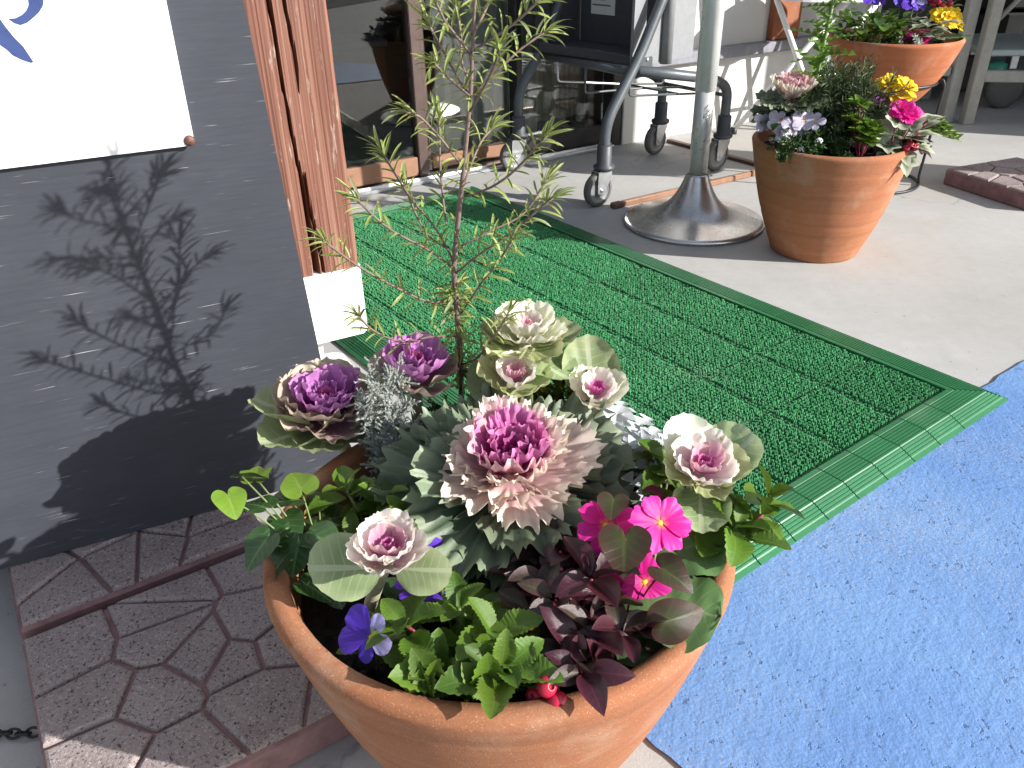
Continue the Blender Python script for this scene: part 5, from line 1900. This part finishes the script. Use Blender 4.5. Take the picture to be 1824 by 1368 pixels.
ivy((-.175, .560), 'dark glossy ivy trailing over the left rim towards the sign board', [
    (-.238, .578, .342, 20, -12, .026, -35, 0, L_ivy), (-.244, .555, .338, -60, -18, .023, -10, 0, L_ivyl), (-.205, .597, .300, 195, 6, .029, 10, 0, L_ivy),
    (-.205, .552, .300, 205, -25, .026, 0, 2, L_ivy), (-.190, .548, .290, 262, -30, .029, 0, 0, L_ivy), (-.184, .585, .280, 100, -10, .023, 0, 0, L_ivy),
    (-.180, .520, .268, -20, -20, .026, -15, 0, L_ivy), (-.185, .610, .285, 60, 5, .024, 0, 1, L_ivy), (-.170, .600, .275, 20, 0, .026, 0, 0, L_ivy), (-.165, .535, .258, -60, -10, .03, 0, 0, L_ivy),
    (-.222, .566, .318, 150, -6, .026, 10, 0, L_ivy), (-.214, .536, .304, 230, -30, .028, 0, 0, L_ivy), (-.206, .572, .296, 300, -8, .030, 0, 2, L_ivy), (-.198, .606, .306, 120, 10, .028, 0, 0, L_ivyl), (-.200, .530, .288, 200, -45, .028, 0, 0, L_ivy), (-.178, .560, .288, 330, 0, .030, 0, 0, L_ivy), (-.232, .592, .330, 100, 0, .024, 0, 1, L_ivyl)])
ivy((.090, .485), 'bronze tinged ivy climbing in front of the magenta primroses', [
    (.086, .492, .336, 262, -14, .033, 0, 0, L_ivyd), (.081, .530, .345, 258, -4, .021, 0, 0, L_ivyd), (.116, .478, .316, -40, -8, .027, 15, 2, L_ivyd), (.086, .454, .304, 170, 0, .026, 40, 2, L_ivyd),
    (.112, .440, .300, 8, 8, .032, 50, 2, L_ivyd), (.098, .468, .268, 230, -10, .026, 0, 0, L_ivy), (.075, .455, .262, 280, -20, .028, 0, 0, L_ivy), (.106, .446, .276, 10, 0, .024, 20, 0, L_ivyd), (.065, .44, .258, 250, -5, .026, 0, 0, L_ivy)])

# ------------------------------------------------------------------ plants in the banded pot
G2 = 'plants in the banded pot'


def loose(name, loc, label, cat, group):
    return empty(name, loc, label, cat, group)


S2 = .247
a_ = loose('ornamental_kale', (.66, 1.97, S2), 'frilled kale with dusty pink heart at the left of the banded pot', 'ornamental kale', G2)
rosette(a_, (.662, 1.965, .345), [(K_frill, L_kg, 7, .078, -10, .004, 0, 0), (K_frill, L_kg, 6, .075, 12, .004, .012, .5), (K_frillin, L_kw, 8, .062, 34, .004, .026, .2), (K_frillin, L_kp, 7, .048, 54, .004, .034, .6), (K_frillin, L_kp, 6, .034, 68, .003, .040, .1)], -90, 6)
stalk(a_, [(.662, 1.965, S2), (.662, 1.965, .36)], .012, M_stemk)
a_ = loose('feathery_plant', (.72, 1.99, S2), 'tall feathery light green plant tied to a cane in the banded pot', 'plant', G2)
stalk(a_, [(.712, 1.99, S2), (.722, 1.985, .40), (.738, 1.98, .70)], .0045, M_stemg)
for k in range(46):
    z = .30 + .40 * k / 46
    az = k * 137.5
    leaf(a_, K_fern, L_fea, (.712 + (z - .22) * .055, 1.988, z), az, random.uniform(5, 55), random.uniform(.055, .085) * (1 if z < .6 else .8), random.uniform(-30, 30))
obj('green_tie', *ring((.7265, 1.985, .455), .008, .003, 16), M_greenplast, a_)
a_ = loose('rosemary', (.79, 1.98, S2), 'dark rosemary bush with fine needles in the middle of the banded pot', 'shrub', G2)
RMs = [sprig_mesh('sprig', 60, .13, .020, .0017, L_ros, 80 + s, .5, .8, .0014, 5) for s in range(3)]
sprigs(a_, RMs, [(V(.785 + random.gauss(0, .022), 1.965 + random.gauss(0, .022), S2 + random.uniform(0, .05)), (ae(random.uniform(0, 360), random.uniform(45, 88))), random.uniform(.8, 1.35)) for k in range(34)])
a_ = loose('ornamental_kale', (.845, 1.965, S2), 'small kale with bright purple heart behind the yellow flowers of the banded pot', 'ornamental kale', G2)
rosette(a_, (.842, 1.965, .335), [(K_frill, L_kg, 6, .050, 8, .003, 0, 0), (K_frillin, L_pu, 7, .046, 42, .003, .010, .5), (K_frillin, L_pu, 6, .038, 58, .003, .018, .2), (K_frillin, L_km, 6, .026, 72, .002, .022, .4)], -100, 22)
stalk(a_, [(.842, 1.965, S2), (.842, 1.965, .34)], .008, M_stemk)
a_ = loose('primrose', (.90, 1.95, S2), 'yellow primrose near the right rim of the banded pot', 'primrose', G2)
for p, d in (((.905, 1.945, .375), (.1, -.7, .7)), ((.882, 1.955, .395), (-.2, -.6, .8)), ((.918, 1.95, .39), (.4, -.4, .8))):
    flower(a_, p, d, 6, .030, [L_yel], K_notch, .004, 18, 2)
    stalk(a_, [(.90, 1.95, S2), p], .002, M_stemg)
for k in range(5):
    leaf(a_, K_prim, L_pri, (.90, 1.95, .29), -150 + 70 * k, 12, .07)
a_ = loose('primrose', (.915, 1.915, S2), 'hot pink primrose below the yellow one in the banded pot', 'primrose', G2)
for p, d in (((.910, 1.895, .340), (0, -.7, .7)), ((.932, 1.905, .335), (.5, -.6, .6)), ((.895, 1.90, .350), (-.3, -.6, .7))):
    flower(a_, p, d, 6, .029, [L_mag], K_notch, .003, 22, 2, False)
    stalk(a_, [(.915, 1.915, S2), p], .002, M_stemg)
for k in range(4):
    leaf(a_, K_prim, L_pri, (.915, 1.91, .27), -120 + 80 * k, 8, .07)
a_ = loose('sage_plant', (.855, 1.89, S2), 'silvery sage with broad pale leaves at the front of the banded pot', 'plant', G2)
for az, el, L in ((150, 60, .08), (60, 50, .085), (20, 30, .075), (-30, 25, .07), (200, 35, .06), (100, 70, .07)):
    leaf(a_, K_round, L_sage, (.858, 1.895, .27), az, el, L)
a_ = loose('green_shrub', (.80, 1.85, S2), 'small bright green shrub at the front rim of the banded pot', 'shrub', G2)
for (x, y, z) in ((.79, 1.845, .315), (.815, 1.84, .305), (.80, 1.83, .295), (.825, 1.86, .315), (.785, 1.865, .37), (.78, 1.87, .335), (.81, 1.855, .325)):
    stalk(a_, [(.80, 1.85, S2), (x, y, z)], .002, M_stemr)
    for k in range(8):
        leaf(a_, K_serr, L_ser, (x, y, z), k * 137, 10 + 55 * k / 8, .042 * (1 - .04 * k))
a_ = loose('ivy', (.88, 1.87, S2), 'variegated ivy with cream edged leaves over the right front rim of the banded pot', 'ivy', G2)
for (x, y, z, az, el, L) in ((.86, 1.85, .285, 250, 0, .045), (.885, 1.84, .275, 280, -20, .05), (.905, 1.85, .30, 300, 10, .05), (.93, 1.86, .305, -20, 10, .05), (.87, 1.86, .305, 200, 20, .04), (.895, 1.83, .262, 265, -35, .048),
                             (.945, 1.88, .32, 10, 20, .045), (.91, 1.87, .325, 60, 30, .05), (.855, 1.84, .262, 240, -35, .04), (.92, 1.84, .285, 320, -5, .045), (.96, 1.885, .335, 30, 10, .04), (.88, 1.88, .33, 120, 40, .04)):
    leaf(a_, K_ivy, L_var, (x, y, z), az, el, L, 0, 1)
    stalk(a_, [(.88, 1.87, S2), (x, y, z)], .0013, M_stemr, 'stem', 5)
a_ = loose('wintergreen_shrub', (.93, 1.88, S2), 'wintergreen with red berries at the right rim of the banded pot', 'shrub', G2)
for k in range(16):
    leaf(a_, K_ell, random.choice([L_gau, L_gaug]), (.925 + random.uniform(-.02, .025), 1.865 + random.uniform(-.02, .02), .27 + random.uniform(-.01, .02)), random.uniform(0, 360), random.uniform(-10, 45), random.uniform(.03, .045))
for p in ((.905, 1.840, .290), (.915, 1.836, .284), (.930, 1.862, .296), (.895, 1.833, .283), (.925, 1.852, .300)):
    berry(a_, p, .0085, (0, -.6, .6))
a_ = loose('trailing_plant', (.965, 1.93, S2), 'light green trailing shoots sticking out right of the banded pot', 'plant', G2)
for q in range(5):
    e1_ = V(1.03 + .02 * q - .03, 1.90 + .012 * q, .33 - .016 * q)
    pts = fillet([(.955, 1.925, S2), V(.97, 1.92, .30), e1_], 4, .04)
    stalk(a_, pts, .0015, M_stemg)
    for k in range(10):
        p, t = along(pts, .45 + .055 * k)
        leaf(a_, K_ell, L_ser, p, k * 140, 25, .030)
a_ = loose('pale_pansy', (.64, 1.92, S2), 'pale lilac pansies under the frilled kale at the left of the banded pot', 'pansy', G2)
for p in ((.625, 1.90, .335), (.65, 1.885, .322), (.675, 1.89, .335), (.60, 1.93, .325), (.69, 1.90, .318), (.64, 1.895, .305), (.70, 1.885, .335)):
    pansy(a_, p, (random.uniform(-.3, .3), -.8, .4), .022, [L_pal, L_pal])
    stalk(a_, [(.65, 1.92, S2), p], .0014, M_stemg)
for k in range(44):
    leaf(a_, K_round, L_dk, (.65 + random.uniform(-.05, .07), 1.91 + random.uniform(-.03, .03), .262 + random.uniform(0, .06)), random.uniform(180, 360), random.uniform(0, 60), random.uniform(.022, .032))
a_ = loose('alyssum', (.65, 1.89, S2), 'alyssum with tiny white flower heads at the left rim of the banded pot', 'alyssum', G2)
AMs = [sprig_mesh('sprig', 26, .05, .012, .0022, L_dk, 120 + s, .5, .8, .001, 4) for s in range(2)]
sprigs(a_, AMs, [(V(.66 + random.uniform(-.06, .10), 1.875 + random.uniform(-.03, .05), S2 + .004), ae(random.uniform(200, 340), random.uniform(40, 85)), random.uniform(.8, 1.3)) for k in range(26)])
for p in ((.632, 1.878, .305), (.632, 1.875, .285), (.618, 1.91, .288), (.665, 1.850, .278), (.70, 1.845, .298)):
    mb = MB()
    for k in range(26):
        d = (ae(k * 137.5, 90 - 3.4 * k))
        q = V(p) + d * .009
        x = d.orthogonal().normalized() * .0026
        y = d.cross(x)
        mb.add([q + x, q + y, q - x, q - y, q + d * .001], [(0, 1, 4), (1, 2, 4), (2, 3, 4), (3, 0, 4)])
    mb.build('flower_head', M_panel, a_, False)
    stalk(a_, [(.65, 1.88, S2), p], .001, M_stemg)

# ------------------------------------------------------------------ plants in the bowl on the stand
G3 = 'plants in the raised bowl'
S3 = .395
cx3, cy3 = P3.x, P3.y
a_ = loose('parsley_clump', (cx3 - .09, cy3, S3), 'bushy bright green leafy clump at the left of the raised bowl', 'plant', G3)
for k in range(150):
    a, r = random.uniform(0, 2 * PI), .085 * math.sqrt(random.random())
    p = V(cx3 - .085 + r * math.cos(a), cy3 - .03 + r * math.sin(a), S3 + random.uniform(.01, .085))
    leaf(a_, random.choice([K_serr, K_round]), random.choice([L_ser, L_ser, L_dk, L_serd]), p, math.degrees(a) + random.uniform(-50, 50), random.uniform(-5, 60), random.uniform(.024, .042))
for k in range(20):
    a, r = random.uniform(0, 2 * PI), .07 * math.sqrt(random.random())
    stalk(a_, [(cx3 - .085 + r * math.cos(a), cy3 - .03 + r * math.sin(a), S3), (cx3 - .085 + 1.2 * r * math.cos(a), cy3 - .03 + 1.2 * r * math.sin(a), S3 + .07)], .0013, M_stemg, 'stem', 5)
a_ = loose('violet_pansy', (cx3 + .02, cy3 + .02, S3), 'violet pansies at the back of the raised bowl', 'pansy', G3)
for p in ((.035, .0, .115), (.055, .01, .118), (.010, .03, .125), (-.06, .05, .13), (-.04, .06, .125)):
    q = V(cx3, cy3, S3) + V(p)
    pansy(a_, q, (random.uniform(-.3, .3), -.7, .6), .028, [L_pan, L_lav])
    stalk(a_, [(q.x, q.y + .005, S3), q], .0014, M_stemg)
for k in range(18):
    leaf(a_, K_round, L_dk, (cx3 + random.uniform(-.06, .06), cy3 + random.uniform(-.01, .06), S3 + random.uniform(.02, .09)), random.uniform(0, 360), random.uniform(0, 60), .035)
a_ = loose('primrose', (cx3 + .12, cy3 - .02, S3), 'yellow primrose at the right rim of the raised bowl', 'primrose', G3)
for p, d in (((.125, -.04, .070), (.1, -.7, .7)), ((.150, -.03, .060), (.5, -.6, .6)), ((.105, -.03, .080), (-.3, -.6, .7)), ((.140, -.02, .082), (.2, -.3, .9))):
    q = V(cx3, cy3, S3) + V(p)
    flower(a_, q, d, 6, .032, [L_yel], K_notch, .004, 20, 2)
    stalk(a_, [(cx3 + .12, cy3 - .02, S3), q], .002, M_stemg)
for az, L in ((-20, .075), (20, .06), (-70, .05), (190, .05)):
    leaf(a_, K_prim, L_pri, (cx3 + .125, cy3 - .03, S3 + .025), az, 8, L)
a_ = loose('ivy', (cx3 + .05, cy3 - .07, S3), 'white variegated ivy at the front rim of the raised bowl', 'ivy', G3)
for k in range(20):
    leaf(a_, K_ivy, L_var, (cx3 + .055 + random.uniform(-.04, .06), cy3 - .085 + random.uniform(-.03, .05), S3 + .035 + random.uniform(-.015, .045)), random.uniform(180, 370), random.uniform(-20, 40), random.uniform(.03, .045), 0, 1)
a_ = loose('wintergreen_shrub', (cx3 + .1, cy3 + .06, S3), 'wintergreen with clustered red berries at the back right of the raised bowl', 'shrub', G3)
for k in range(16):
    berry(a_, V(cx3 + .105 + random.uniform(-.03, .035), cy3 + .01 + random.uniform(-.03, .02), S3 + .118 + random.uniform(-.015, .02)), .0085, (random.uniform(-.5, .5), -.7, .5))
for k in range(22):
    leaf(a_, K_ell, random.choice([L_gau, L_gaug, L_serd, L_ser]), (cx3 + .11 + random.uniform(-.04, .06), cy3 + .03 + random.uniform(-.03, .03), S3 + .09 + random.uniform(-.03, .04)), random.uniform(0, 360), random.uniform(0, 60), random.uniform(.035, .05))
a_ = loose('heather', (cx3 + .01, cy3 - .10, S3), 'small reddish plant with a pink tuft at the front of the raised bowl', 'small plant', G3)
HMs = [sprig_mesh('sprig', 40, .05, .010, .002, L_gau, 140, .6, .8, .001, 3), sprig_mesh('sprig', 40, .05, .010, .002, L_mag, 141, .6, .8, .001, 3), sprig_mesh('sprig', 40, .05, .010, .002, L_sage, 142, .6, .8, .001, 3)]
sprigs(a_, HMs, [(V(cx3 + .008 + random.uniform(-.03, .03), cy3 - .10 + random.uniform(-.02, .03), S3), ae(random.uniform(0, 360), random.uniform(40, 85)), random.uniform(.8, 1.2)) for k in range(12)])
